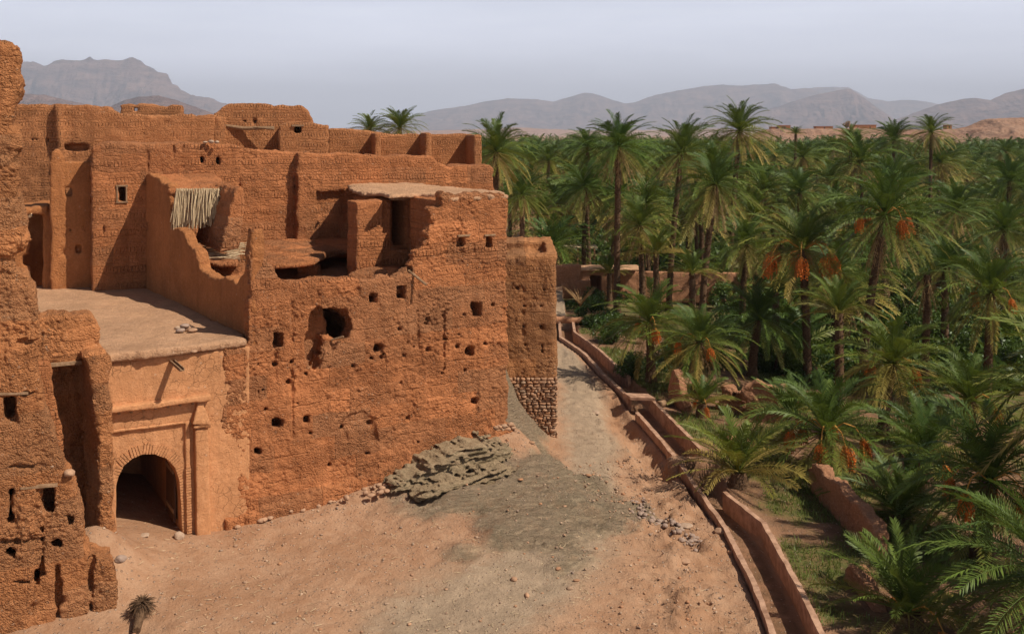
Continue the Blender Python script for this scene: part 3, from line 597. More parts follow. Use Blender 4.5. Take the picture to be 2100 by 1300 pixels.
# roof
S = Solid(Fr, (-16, 3, -17, .5, 6.3, 7.0), .085, 15)
plan(S, terr_pts, 6.5, 6.8, .05, .26); S.noise(.07, .9, 6, .7); S.mesh('roof', M['roofmud'], gate)
a = Fr.at(352, 742); tip = Fr.w(a[0]+.12, .95, a[1]-.12); mb = MB(); e = tip-Fr.w(a[0], -.1, a[1]); L_ = np.linalg.norm(e); e /= L_; sd = np.cross(e, [0, 0, 1]); sd /= np.linalg.norm(sd); up = np.cross(sd, e); c = (tip+Fr.w(a[0], -.1, a[1]))/2
mb.box(c, e*L_/2, sd*.07, up*.015); mb.box(c+sd*.07+up*.04, e*L_/2, sd*.015, up*.05); mb.box(c-sd*.07+up*.04, e*L_/2, sd*.015, up*.05); mb.build('water_spout', M['wood'], gate)
# ------------------------------------------------------------------ ruined house with the big front wall
house = empty('ruined_house', Fr.w(6, 0, .9), 'large ruined adobe house with broken top and a gaping hole in its front wall', 'house')
top = [(503, 760), (508, 640), (512, 472), (520, 470), (530, 480), (543, 498), (546, 540), (560, 549), (572, 569), (600, 580), (640, 577), (700, 579), (760, 571), (800, 567), (822, 556), (845, 530), (852, 512), (868, 502), (876, 478), (884, 460), (882, 430), (893, 424), (907, 432), (911, 395), (1037, 399)]
xr = Fr.at(1039, 600)[0]; xl = Fr.at(459, 900)[0]
poly = Fr.poly(top)+[(xr, -1), (xl, -1), (xl, Fr.at(460, 760)[1]), Fr.at(462, 702)]
poly = [(xl, -1), (xl, 6.5), (Fr.at(505, 700)[0], 6.5)]+Fr.poly(top[2:])+[(xr, 10.5), (xr+.06, 2.0), (xr+.1, -1)]
S = Solid(Fr, (-.3, 12, -4.0, .35, -.6, 11.8), .066, 21)
S.wall(poly, -.55, 0, .07, .24)
S.box(1.15, xr-.05, -3.9, -.05, -1, 7.5, .1, .05); S.box(2.2, 9, -3.9, -.05, 5, 8.1, .1, .05)  # taller inner block is unseen, added to keep sun out of the hole
S.wall(pxbox(Fr, 980, 1042, 596, 900), -.3, .05, .05, .03); S.box(xr-1.1, xr+.05, -1.5, .05, 7.3, 11.4, .15, .04)
S.wall([(xl-.1, -1), (xr+.35, -1), (xr+.2, 2.2), (xr-2, 1.9), (xl+3, .9), (xl, .6)], -.3, .22, .2, .2)
# big hole with inner chamber
S.cut(Fr.poly([(641, 640), (655, 634), (685, 632), (708, 638), (716, 655), (720, 676), (712, 697), (695, 705), (690, 722), (672, 728), (662, 742), (648, 768), (640, 765), (628, 735), (627, 700), (636, 672)]), -3.4, .4, .05, .16)
S.wall(Fr.poly([(615, 600), (668, 600), (664, 650), (672, 690), (650, 740), (640, 790), (615, 790)], -1.0), -3.4, -1.0, .1, .15)
S.cut(Fr.poly([(678, 648), (716, 650), (720, 690), (690, 715), (672, 700)], -1.2), -3.7, -.8, .05, .1); S.wall(Fr.poly([(655, 720), (660, 690), (672, 683), (684, 695), (686, 722), (672, 730)], -.5), -1.2, -.35, .15, .15)
holes = [(563, 582, 683, 712), (756, 775, 602, 625), (812, 833, 586, 614), (941, 955, 485, 507), (996, 1009, 485, 507), (971, 987, 624, 650), (769, 785, 708, 722), (957, 970, 715, 728), (622, 636, 850, 868), (562, 580, 862, 875), (493, 506, 765, 775), (522, 536, 920, 932), (510, 520, 878, 886), (838, 846, 548, 562)]
for x0, x1, y0, y1 in holes: S.cut(pxbox(Fr, x0, x1, y0, y1), -.9, .4, .06, .06)
rr = random.Random(4)
for (sx, sy, ex, ey, n) in [(865, 663, 1030, 625, 5), (590, 770, 1010, 700, 8), (500, 850, 1000, 750, 7), (540, 980, 900, 900, 4), (740, 690, 900, 655, 3), (520, 800, 980, 680, 9), (600, 900, 1010, 820, 6), (480, 760, 620, 735, 4)]:
    for k in range(n):
        t = (k+.5)/n+rr.uniform(-.03, .03); x = sx+(ex-sx)*t; y = sy+(ey-sy)*t+rr.uniform(-5, 5); w = rr.uniform(1.8, 3.6); S.cut(pxbox(Fr, x-w, x+w, y-w*.7, y+w*.7), -.4, .3, .03, .03)
S.cut(Fr.poly([(705, 905), (700, 870), (715, 852), (745, 846), (768, 862), (776, 905)]), -.10, .3, .03, .05)      # shallow blocked arch
S.wall(Fr.poly([(716, 930), (712, 885), (725, 868), (745, 862), (760, 876), (766, 930)]), -.3, -.03, .08, .12)
for x, y0, y1 in [(499, 790, 850), (532, 800, 900), (601, 620, 700), (601, 760, 900), (912, 620, 760), (858, 640, 700), (985, 620, 690), (564, 715, 780)]: S.cut(pxbox(Fr, x-1.5, x+1.5, y0, y1), -.10, .3, .02, .06)
S.noise(.13, .8, 5, .66, .05, .05); S.mesh('front_wall', M['rubble'], house, fine=1, grit=.05)
# smoother, more bricky upper corner tower
S = Solid(Fr, (5.0, 12, -8.6, .1, 7.0, 11.9), .085, 22)
s9 = Fr.at(911, 450)[0]
S.box(s9, xr-.08, -8, -.4, 7.2, 11.35, .15, .04)
Q3 = -3.6; sW = Fr.at(731, 450, Q3)[0]
S.box(sW, s9+.5, Q3-1.1, Q3, 7.2, 11.2, .08, .05); S.box(Fr.at(806, 450, Q3)[0], s9+.5, -8, Q3-1, 7.2, 11.2, .08, .04)
S.cut(pxbox(Fr, 816, 842, 414, 506, Q3), Q3-3.6, Q3+.5, .03, .02)
S.cut(pxbox(Fr, 786, 880, 405, 560, Q3), Q3-.18, Q3+.5, .03, .02)
S.cut(pxbox(Fr, 806, 846, 406, 512, Q3), Q3-.55, Q3+.5, .03, .02)
S.noise(.05, 1, 5, .6); S.mesh('corner_room', M['brickf'], house, fine=1, grit=.028)
S = Solid(Fr, (3.5, 12.5, -13, .5, 11.0, 11.95), .09, 23)
rp = [G(x, y, 11.5) for x, y in [(712, 376), (722, 389), (745, 393), (780, 394), (800, 399), (860, 397), (910, 398)]]+[Fr.w(s9, .08, 0), Fr.w(xr+.02, .05, 0)]+[G(x, y, 11.5) for x, y in [(1012, 377), (950, 374), (880, 375), (800, 369), (730, 368)]]
plan(S, rp, 11.3, 11.5, .05, .3); S.noise(.12, 1.3, 6, .72); S.mesh('roof', M['roofmud'], house, fine=1, grit=.03)
for x0, x1, y in [(938, 962, 483), (992, 1014, 482)]:
    a = Fr.at(x0, y); b = Fr.at(x1, y); mb = MB(); mb.box(Fr.w((a[0]+b[0])/2, .02, (a[1]+b[1])/2), (b[0]-a[0])/2*np.r_[Fr.u, 0], .07*np.r_[Fr.n, 0], (0, 0, .035)); mb.build('window_lintel', M['wood'], house)
a = Fr.at(826, 407, Q3); mb = MB(); mb.box(Fr.w(a[0], Q3+.02, a[1]), .5*np.r_[Fr.u, 0], .2*np.r_[Fr.n, 0], (0, 0, .06)); mb.build('door_lintel', M['wood'], house)
# side wall above the terrace
sp = [(283, 350), (300, 354), (322, 364), (345, 380), (348, 464), (362, 468), (376, 478), (384, 500), (399, 511), (402, 520), (410, 548), (426, 560), (440, 573), (462, 566), (484, 575), (497, 556), (502, 520), (506, 488), (513, 470)]
poly = Sd.poly(sp)+[(-.02, 10.3), (-.02, 6.4), (Sd.at(281, 590)[0]-.5, 6.4)]
S = Solid(Sd, (-15.5, .3, -.8, .2, 6.3, 12.6), .075, 24)
S.wall(poly, -.5, 0, .1, .14); S.cut(pxbox(Sd, 297, 303, 456, 472), -.3, .3, .02, .02)
S.noise(.05, .8, 5, .6, .02); S.mesh('side_wall', M['smooth'], house, fine=1, grit=.02)
# courtyard slabs, pillar, floor
S = Solid(Fr, (-1, 12, -16, -.5, 6.9, 9.2), .09, 25)
plan(S, [G(x, y, 8.75) for x, y in [(526, 486), (664, 486), (664, 527), (640, 536), (612, 541), (548, 544), (530, 535)]], 8.55, 8.8, .08, .15)
plan(S, [G(x, y, 8.5) for x, y in [(650, 488), (852, 488), (852, 514), (800, 524), (735, 529), (700, 525), (658, 533)]], 8.52, 8.78, .08, .2)
plan(S, [G(x, y, 8.8) for x, y in [(360, 494), (492, 494), (492, 533), (450, 537), (400, 532)]], 8.5, 8.8, .06, .12)
a = G(632, 545, 8.4); plan(S, [a+np.array(o+(0,)) for o in [(-.5, 0), (.45, 0), (.45, .5), (-.5, .5)]], 7.0, 8.45, .08, .06)
plan(S, [Fr.w(s_, q_, 0) for s_, q_ in [(1.5, -.5), (11, -.4), (11, -9), (8, -11.5), (3.0, -11.5), (1.4, -8)]], 7.78, 8.0, .05, .02)
a = G(760, 560, 8.3); plan(S, [a+np.array(o+(0,)) for o in [(-1.0, -.3), (1.3, 0), (1.1, 1.2), (-.3, 1.0)]], 7.2, 8.45, .3, .3)
a = P(450, 545, 41.0); plan(S, [a+np.array(o+(0,)) for o in [(-.9, -.1), (.8, .2), (.8, .7), (-.9, .4)]], 7.2, 8.55, .08, .05)
S.noise(.13, .9, 5, .65); S.mesh('upper_floor', M['rubble'], house, fine=1, grit=.05)
mb = MB()
for i in range(5):
    a = G(560+i*8, 545, 8.38); mb.tube([a+np.array([0, -.12, -.02]), a+np.array([.3, 3.0, 0])], .05, 6)
mb.tube([G(548, 547, 8.38), G(608, 546, 8.38)], .06, 7); mb.tube([P(404, 530, 40.6), P(492, 531, 40.9)], .11, 8); mb.build('roof_beam', M['wood'], house)
a = Fr.at(842, 560); mb = MB(); mb.tube([Fr.w(a[0], -.2, a[1]+.08), Fr.w(a[0]+.42, .5, a[1]-.42)], .05, 6); mb.build('broken_pole', M['wood'], house); mb = MB(); mb.tube([Fr.w(Fr.at(686, 700)[0], -.3, Fr.at(686, 700)[1]), Fr.w(Fr.at(704, 690)[0], .02, Fr.at(704, 690)[1])], .04, 6); mb.build('broken_pole', M['wood'], house)
# hut on the terrace side with hanging reeds
S = Solid(Fr, (-8, 5.5, -14, -5, 7.8, 12.8), .085, 26)
hp = [P(292, 352, 46.8), P(345, 386, 42.6), P(405, 391, 42.6), P(470, 390, 43.0), P(474, 380, 43.8), P(440, 360, 46.5)]
plan(S, hp, .34, lambda X, Y: 11.62+(Y-42.8)*.145, .1, .14)
S.wall(Fr.poly([(484, 382), (498, 380), (505, 390), (505, 430), (498, 470), (492, 515), (456, 515), (462, 472), (470, 430)], -6.4), -10.8, -6.4, .12, .12)  # pillar wall run far back, shaped to block sun and darken the hut
S.noise(.10, 1, 5, .65); S.mesh('hut_wall', M['rubble'], house, fine=1, grit=.04)
mb = MB(); r2 = random.Random(9)
for i in range(230):
    t = r2.random(); x0 = 361+t*88; dx = -6+t*2+r2.gauss(0, 3.0); y1 = 470-t*12+r2.uniform(-16, 6); yy = 386+r2.uniform(0, 3)
    if r2.random() < .10: x0 = 430+r2.random()*34; dx = r2.uniform(0, 34); y1 = 398+r2.random()*48
    d0 = 42.45-r2.uniform(0, .25); a = P(x0, yy, d0); b = P(x0+dx, y1, d0-r2.uniform(-.1, .35)); m_ = (a+b)/2+np.array([r2.gauss(0, .02), -.05, 0]); mb.tube([a, m_, b], r2.uniform(.011, .021), 4)
mb.build('reed_screen', M['reed'], house)
mb = MB()
for i in range(120):
    a = G(r2.uniform(402, 488), r2.uniform(500, 532), 8.83); an = r2.gauss(.2, .45); l = r2.uniform(.3, .9); mb.tube([a+np.array([0, 0, r2.random()*.12]), a+np.array([l*cos(an), l*sin(an), r2.random()*.15])], .014, 4)
mb.build('fallen_reeds', M['reed'], house)
# ------------------------------------------------------------------ tall wall behind
rear = empty('tall_house', Wf.w(8, 0, 6.5), 'tall adobe house with long bare wall rising behind the reed-screened hut', 'house')
S = Solid(Wf, (-.3, 20.6, -3.0, .7, 6.2, 13.9), .095, 31)
def wz(x, y): return Wf.at(x, y)
z_ = 6.0
s0, sA, sB, sC = -.02, wz(493, 300)[0], wz(606, 300)[0], wz(1010, 300)[0]
pA = Wf.poly([(186, 303), (200, 296), (215, 291), (300, 292), (420, 294), (480, 297), (493, 302)])+[(sA, z_), (0, z_)]
pB = Wf.poly([(488, 306), (550, 307), (575, 311), (610, 310)])+[(sB, z_), (sA-.1, z_)]
pC = Wf.poly([(605, 309), (700, 315), (800, 318), (882, 321), (890, 332), (903, 336), (918, 346), (938, 338), (975, 341), (1002, 338), (1010, 350)])+[(sC, z_), (sB, z_)]
S.wall(pA, -2.8, 0, .12, .1); S.wall(pB, -1.0, -.12, .12, .12); S.wall(pC, -1.0, .38, .15, .14)
for x0, x1, y0, y1 in [(243, 257, 383, 413), (411, 418, 321, 337), (444, 451, 321, 338), (462, 466, 324, 328), (209, 214, 450, 488)]: S.cut(pxbox(Wf, x0, x1, y0, y1), -1.5 if y0 < 440 else -.2, .5, .03, .02)
S.cut(pxbox(Wf, 650, 700, 395, 500), .1, .6, .1, .4)
for x, y0, y1 in [(302, 302, 350), (355, 298, 325), (375, 296, 350)]: S.cut(pxbox(Wf, x-1.3, x+1.3, y0, y1), -.12, .3, .02, .05)
S.noise(.07, .9, 5, .62, .035, .03); S.mesh('wall', M['brick'], rear, fine=1, grit=.035, gf=5.5)
S = Solid(Wf, (-.3, 20.5, -12.5, -.6, 11.5, 13.6), .14, 32)
S.box(.1, sA-.1, -12, -1, 12.6, 13.28, .05, .05); S.box(sA-.3, sC-.2, -12, -.7, 11.5, 12.05, .05, .05); S.noise(.06, .6, 4); S.mesh('roof', M['roofmud'], rear)
fr_ = MB(); a = Wf.at(250, 398); hw, hh = .20, .38
for sx, sz, lx, lz in [(0, hh, hw+.06, .035), (0, -hh, hw+.06, .03), (-hw, 0, .03, hh), (hw, 0, .03, hh)]: fr_.box(Wf.w(a[0]+sx, -.02, a[1]+sz), lx*np.r_[Wf.u, 0], .08*np.r_[Wf.n, 0], (0, 0, lz))
fr_.build('window_frame', M['wood'], rear)
# left wing (in shade) with small lit window
wing = empty('side_wing', Wf.w(-2, -1.2, 6.5), 'narrow shaded adobe wing with one small square window beside the tall house', 'house')
S = Solid(Wf, (-3.6, .6, -3.3, -.9, 6.2, 13.6), .085, 33)
S.wall(Wf.poly([(103, 338), (106, 314), (118, 304), (126, 318), (130, 333), (160, 335), (186, 334)], -1.2)+[(.3, 6), (Wf.at(104, 500, -1.2)[0], 6)], -1.9, -1.2, .1, .12)
for x0, x1, y0, y1, dp in [(133, 149, 384, 403, 3), (155, 167, 503, 520, .3), (142, 147, 469, 474, .3), (126, 136, 510, 525, .12)]: S.cut(pxbox(Wf, x0, x1, y0, y1, -1.2), -1.2-dp, -.5, .04, .03)
S.noise(.05, 1, 5, .62, .02); S.mesh('wall', M['smooth'], wing)
porch = empty('ruined_porch', Wf.w(-4.5, -3.5, 6.5), 'dark ruined porch under a sagging mud roof left of the shaded wing', 'porch')
S = Solid(Wf, (-8.5, -1.2, -6.5, -1.0, 6.2, 11.2), .1, 34)
S.box(-8, -1.9, -5.8, -1.6, 10.25, 10.6, .1, .15); S.box(-8, -1.5, -6.2, -5.7, 6.3, 10.4, .1, .1); S.box(-2.1, -1.5, -6.0, -1.75, 6.3, 10.5, .1, .05); S.box(-8, -2.6, -2.9, -2.3, 6.3, 8.9, .1, .2)  # right side wall added to block sun and darken the porch
S.cut(pxbox(Wf, 46, 62, 524, 545, -2.3), -3.4, -2, .03, .03); S.noise(.08, .9, 5); S.mesh('wall', M['smooth'], porch)
mb = MB()
for i in range(5): mb.tube([Wf.w(-7+i*1.1, -1.45, 10.2), Wf.w(-6.9+i*1.1, -5.9, 10.2)], .07, 6)
mb.build('roof_beam', M['wood'], porch)
# ------------------------------------------------------------------ rear ruins
def rwall(name, label, polypx, q, th, seed, mat='rear', extra=None, cuts=(), vox=.11, cat='ruin', base=11.5, amp=.08):
    e = empty(name, Rf.w(Rf.at(polypx[0][0], polypx[0][1], q)[0], q, base), label, cat)
    pz = Rf.poly(polypx, q); sa = [p[0] for p in pz]; zs = [p[1] for p in pz]
    S = Solid(Rf, (min(sa)-.3, max(sa)+.3, q-th-(0 if extra is None else extra[1]), q+(.5 if extra is None else extra[0]), min(zs)-.1, max(zs)+.4), vox, seed)
    S.wall(pz, q-th, q, .1, .16)
    return e, S
e, S = rwall('long_wall', 'long brick-patterned adobe wall filling the skyline at upper left', [(20, 216), (118, 214), (128, 217), (228, 219), (243, 233), (300, 236), (442, 237), (442, 330), (300, 340), (240, 460), (20, 470)], 0, .8, 41)
S.wall(Rf.poly([(114, 214), (128, 216), (134, 330), (118, 330)]), -.3, .42, .1, .1)
for x0, x1, y0, y1 in [(62, 78, 283, 292), (92, 100, 284, 294), (132, 178, 298, 308), (220, 224, 325, 330)]: S.cut(pxbox(Rf, x0, x1, y0, y1), -.45, .3, .04, .08)
S.noise(.09, .9, 5, .62, .04, .05); S.mesh('wall', M['rear'], e)
e, S = rwall('small_ruin', 'small roofless brick ruin with one tiny window just above the long wall', [(246, 260), (247, 215), (262, 212), (300, 211), (325, 217), (342, 221), (352, 215), (378, 214), (380, 260)], -9, .5, 42, base=13)
S.cut(pxbox(Rf, 273, 283, 221, 229, -9), -10, -8, .03, .03); S.noise(.09, .9, 5, .62); S.mesh('wall', M['rear'], e)
e, S = rwall('gabled_ruin', 'broken-topped adobe ruin with a pole spanning its open bay', [(438, 236), (450, 229), (468, 213), (500, 211), (552, 213), (560, 219), (585, 217), (622, 218), (634, 225), (643, 246), (660, 330), (438, 330)], -1.5, .8, 43, extra=(4.2, 0))
S.wall(pxbox(Rf, 438, 455, 240, 330, 0), -1.6, 0, .1, .12)
for x0, x1 in [(500, 505), (520, 526)]: S.cut(pxbox(Rf, x0, x1, 246, 252, -1.5), -2, -1, .03, .03)
S.noise(.09, .9, 5, .62, .03, .04); S.mesh('wall', M['rear'], e)
mb = MB(); mb.tube([P(448, 256, 56.5), P(500, 264, 56.5), P(562, 262, 56.3)], [.09, .12, .08], 7); mb.tube([P(520, 261, 56.4), P(562, 265, 56.2)], .07, 6); mb.build('pole', M['wood'], e)
e = empty('roof_room', Rf.w(Rf.at(572, 300, 1.5)[0], 1.5, 11.8), 'boxy adobe roof room with a single small dark window', 'house')
sa = Rf.at(573, 280, 1.6)[0]; sb = Rf.at(674, 280, 1.6)[0]
S = Solid(Rf, (sa-.4, sb+.3, -2.2, 2.0, 11.4, 15), .09, 44); S.wall(Rf.poly([(572, 258), (590, 250), (640, 252), (674, 256)], 1.6)+[(sb, 11), (sa, 11)], -2, 1.6, .12, .12); S.cut(pxbox(Rf, 604, 617, 260, 273, 1.6), .3, 2, .03, .02)
S.noise(.08, .9, 5, .62); S.mesh('wall', M['rear'], e)
a = Rf.at(611, 258, 1.6); mb = MB(); mb.box(Rf.w(a[0], 1.62, a[1]), .33*np.r_[Rf.u, 0], .08*np.r_[Rf.n, 0], (0, 0, .05)); mb.build('window_lintel', M['wood'], e)
e = empty('roofless_rooms', Rf.w(Rf.at(885, 320, 0)[0], -1.5, 11.8), 'row of roofless rooms with short cross walls at the right end of the skyline', 'ruin')
sa = Rf.at(672, 280, -3)[0]; sb = Rf.at(990, 280, 0)[0]
S = Solid(Rf, (sa-.2, sb+.3, -3.8, .3, 11.2, 14.8), .09, 45)
S.wall(Rf.poly([(672, 262), (755, 268), (800, 275), (870, 275), (966, 275), (990, 276)], -3)+[(sb, 11.3), (sa, 11.3)], -3.5, -3, .08, .08)
for x0, x1, y0 in [(767, 782, 273), (871, 886, 272), (971, 989, 276)]: S.wall(pxbox(Rf, x0, x1, y0, 345), -3.1, 0, .08, .06)
S.noise(.06, .9, 5, .62); S.mesh('wall', M['rear'], e)
# ------------------------------------------------------------------ small tower with stone footing beside the track
an = empty('annex_tower', (1.0, 45, .3), 'squat banded adobe tower on a stacked stone footing beside the track', 'tower')
S = Solid(An, (-5, .2, -8.3, .2, 2.4, 8.8), .085, 51)
S.box(-5.5, 0, -8, 0, 2.62, 8.42, .2, .1); S.cutbox(-2.6, -.45, -5.5, -.9, 8.05, 9.5, .05, .15)
for x0, x1, y0, y1 in [(1056, 1062, 588, 594), (1112, 1118, 590, 596), (1072, 1078, 627, 630), (1106, 1113, 627, 631), (1072, 1077, 668, 671), (1108, 1113, 668, 672), (1074, 1080, 706, 709), (1109, 1113, 706, 745), (1066, 1070, 742, 746)]: S.cut(pxbox(An, x0, x1, y0, y1), -.5, .3, .02, .02)
S.cut(pxbox(An, 1071, 1073, 640, 780), -.08, .3, .01, .03)
S.noise(.09, .9, 5, .62, .03, .04); S.mesh('wall', M['annex'], an, fine=1, grit=.04)
def masonry(name, s0, s1, z0, z1, fr, q, parent, seed, hs=(.08, .155)):
    r = random.Random(seed); C_ = []; sz = []; z = z0; Vs = []; Fs = []; k = 0
    while z < z1:
        h = r.uniform(*hs)*(1 if r.random() < .8 else 1.5); s = s0+r.uniform(-.1, .05)
        while s < s1:
            w = r.uniform(.12, .36); w = min(w, s1-s+.04); 
            if w < .08: break
            v = _iv1.copy(); v = np.sign(v)*np.abs(v)**.5; v = v*(1+.16*np.array([[r.gauss(0, 1)] for _ in v]))
            c = fr.w(s+w/2, q-.08, z+h/2); ax = np.array([*(fr.u*w*.5), 0]); ay = np.array([*(fr.n*.14), 0]); VV = c+v[:, :1]*ax+v[:, 1:2]*ay*r.uniform(.8, 1.25)+v[:, 2:]*np.array([0, 0, h*.5])
            Vs.append(VV); Fs.append(_if1+k*len(_iv1)); k += 1; s += w+.015
        z += h*r.uniform(.92, 1.02)
    mk(name, np.concatenate(Vs), np.concatenate(Fs), M['stone'], parent)
masonry('stone_footing', -2.6, .02, -.1, 2.66, An, .0, an, 5)
S = Solid(An, (-4, .1, -3, -.05, -.6, 2.7), .12, 52); S.box(-4, -.06, -3, -.07, -.5, 2.66, .03, .02); S.mesh('footing_core', M['annex'], an)
masonry('corner_footing', 10.9, 11.85, .6, 2.1, Fr, .14, house, 8)
# ------------------------------------------------------------------ near ruined tower, doorway block and buttress
tw = empty('ruined_tower', Tf.w(0, -.5, 0), 'tall crumbling rubble tower at the left edge with small wood-lintelled windows', 'tower')
sil = [(-70, 60), (0, 82), (20, 84), (36, 99), (42, 120), (42, 190), (33, 212), (34, 250), (45, 266), (48, 305), (38, 330), (37, 400), (50, 424), (61, 455), (64, 490), (52, 510), (30, 528), (28, 556), (58, 562), (70, 590), (74, 640), (80, 690), (75, 725), (80, 785), (100, 850), (120, 920), (138, 960), (160, 1000), (170, 1060), (173, 1120), (186, 1146), (232, 1152), (240, 1200), (239, 1275), (205, 1320), (200, 1400), (-70, 1400)]
S = Solid(Tf, (-2.5, 1.6, -1.7, .35, -1, 17.0), .058, 61)
S.wall(Tf.poly(sil), -1.3, 0, .15, .12)
S.wall(Tf.poly([(-70, 640), (60, 640), (72, 720), (68, 800), (75, 1000), (60, 1400), (-70, 1400)]), -.5, .12, .12, .12)
S.wall(Tf.poly([(-70, 410), (35, 412), (55, 455), (55, 500), (22, 530), (-70, 535)]), -.5, .14, .15, .12)
for x0, x1, y0, y1 in [(8, 33, 812, 864), (16, 28, 1002, 1070), (86, 113, 998, 1054), (106, 128, 1106, 1124), (14, 30, 1124, 1136), (70, 80, 1170, 1200)]: S.cut(pxbox(Tf, x0, x1, y0, y1), -1.0, .5, .05, .06)
for x, y0, y1 in [(86, 1054, 1180), (118, 1130, 1285), (186, 1150, 1275), (140, 1060, 1090)]: S.cut(pxbox(Tf, x-2.2, x+2.2, y0, y1), -.30, .5, .03, .14)
for y in (806, 955, 1108, 1190, 700, 560): S.cut(pxbox(Tf, -60, 110, y-1, y+1), -.05, .5, .02, .10)
S.noise(.10, 1.0, 6, .68, .045, .08); S.mesh('wall', M['rubble_near'], tw, fine=1, grit=.055)
for x0, x1, y0, y1 in [(-10, 58, 806, 804), (42, 118, 998, 992)]:
    a = Tf.at(x0, y0); b = Tf.at(x1, y1); mb = MB(); mb.box((Tf.w(a[0], .05, a[1])+Tf.w(b[0], .05, b[1]))/2, (Tf.w(b[0], 0, b[1])-Tf.w(a[0], 0, a[1]))/2, .10*np.r_[Tf.n, 0], (0, 0, .03)); mb.build('window_lintel', M['wood'], tw)
blk = empty('ruined_doorway', Fr.w(-4.8, .3, .9), 'ruined wall stub with a tall dark doorway, leaning brick pier and eroded buttress', 'ruin')
QB = 1.0
S = Solid(Fr, (-7.8, -3.2, -3.8, 2.0, .2, 8.6), .07, 62)
S.wall(Fr.poly([(40, 652), (70, 646), (195, 645), (203, 670), (205, 700), (205, 735), (164, 744), (160, 750), (104, 750), (100, 810), (40, 810)], QB), QB-1.0, QB, .15, .14)
S.box(-7.6, Fr.at(232, 900)[0], -3.6, -.9, .3, 6.6, .1, .05)
QT = 1.7
S.wall(Fr.poly([(172, 730), (185, 722), (214, 720), (226, 735), (224, 790), (231, 870), (233, 960), (240, 1010), (238, 1130), (204, 1130), (200, 1000), (196, 860), (186, 780)], QT), -1.0, QT, .15, .12)
S.noise(.11, 1.0, 6, .66, .04, .06); S.mesh('wall', M['rubble_near'], blk, fine=1, grit=.055)
S = Solid(Fr, (-7.2, -4.6, .2, 1.6, 1, 7.2), .06, 63); S.wall(Fr.poly([(60, 745), (104, 745), (112, 800), (124, 860), (127, 935), (60, 940)], 1.2), .5, 1.2, .06, .1); S.noise(.04, 1, 4); S.mesh('brick_pier', M['brickf'], blk)
a = Fr.at(104, 748, QB); b = Fr.at(166, 742, QB); mb = MB(); mb.box((Fr.w(a[0], QB-.2, a[1])+Fr.w(b[0], QB-.2, b[1]))/2, (Fr.w(b[0], 0, b[1])-Fr.w(a[0], 0, a[1]))/2, .3*np.r_[Fr.n, 0], (0, 0, .05)); mb.build('door_lintel', M['wood'], blk)
# ------------------------------------------------------------------ rock outcrop under the corner
S = Solid(Fr, (5.2, 13.0, -1.2, 3.4, -.6, 2.8), .065, 71)
S.wall(Fr.poly([(800, 1000), (815, 980), (855, 950), (905, 930), (960, 916), (1030, 916), (1065, 938), (1070, 985), (900, 1010), (820, 1010)], .9), -1, 1.4, .2, .45)
S.wall(Fr.poly([(850, 1020), (870, 990), (960, 968), (1040, 958), (1120, 950), (1150, 975), (1130, 1010), (1060, 1050), (900, 1045)], 2.0), -1, 2.3, .2, .45)
Sg, Qg, Zg = S.S, S.Q, S.Z
kz = (Zg-.10*Sg+.25*fbm(Sg*.5+0*Zg, Qg*.5+0*Zg, 0*Sg+0*Zg+.1, 1, 3, 76))/.21; lay = fbm(Sg*.5+0*Zg, Qg*1.1+0*Zg, np.floor(kz)*3.7, 1, 4, 77, .65); S.d += np.where(np.abs(S.d) < .9, lay*.36+(kz-np.floor(kz)-.5)*.20, 0)
S.noise(.24, .9, 6, .66, .02); oc = S.mesh('rock_outcrop', M['rock'], fine=1, grit=.05, gf=6); tag(oc, 'greenish layered bedrock ledge jutting out under the house corner', 'rock')
# ------------------------------------------------------------------ water channel
chn = empty('irrigation_channel', (*cl[20], -.2), 'open concrete irrigation channel running between the track and the palms', 'channel')
def chwall(name, pts, off, z0, z1, wd, mat, i0, i1):
    p0_ = np.array(pts[i0:i1+1]); p = np.concatenate([np.linspace(a_, b_, 9)[:-1] for a_, b_ in zip(p0_[:-1], p0_[1:])]+[p0_[-1:]]); n = len(p); e = np.gradient(p, axis=0); e /= np.linalg.norm(e, axis=1)[:, None]; nn = np.stack([e[:, 1], -e[:, 0]], 1)*off
    V = []; 
    for i in range(n):
        j = np.array([0.0, 0.0]); zt = z1+random.gauss(0, .014); wj = wd*random.uniform(.88, 1.08)
        V += [(*(p[i]+j), z0), (*(p[i]+nn[i]*wj), z0), (*(p[i]+nn[i]*wj), zt-random.uniform(0, .02)), (*(p[i]), zt)]
    Fq = []
    for i in range(n-1):
        for k in range(4): Fq.append((i*4+k, i*4+(k+1) % 4, (i+1)*4+(k+1) % 4, (i+1)*4+k))
    Fq += [(0, 1, 2, 3), tuple((n-1)*4+k for k in (3, 2, 1, 0))]
    o = mk(name, np.array(V), Fq, mat, chn, smooth=False); return o
sgn = -1
for i0, i1 in [(0, 4), (5, 7), (8, 10), (10, 12), (12, 14)]: chwall('channel_wall', lw, -sgn, -1.3, ZC if i0 != 5 else ZC-.12, .19, M['concrete'], i0, i1)
for i0, i1 in [(0, 3), (4, 7), (9, 10), (10, 12), (12, 14)]: chwall('channel_wall', rw, sgn, -1.3, ZC, .19, M['concrete'], i0, i1)
mb = MB()
for a, b in [(lw[10], rw[10]), (lw[12], rw[12])]: pass
sl_ = empty('footbridge_slab', G(1318, 816, 0), 'flat concrete slab bridging the water channel near the bend of the track', 'slab')
a = G(1294, 818, -.05); b = G(1342, 820, -.05); c = G(1335, 808, -.05); ex = (b-a)/2; ey = np.array([-.12, .42, 0]); mb = MB(); mb.box((a+b)/2+ey+np.array([0, 0, .02]), ex*1.08, ey, (0, 0, .09)); o = mb.build('slab', M['concrete'], sl_); mm = o.modifiers.new('b', 'BEVEL'); mm.width = .025
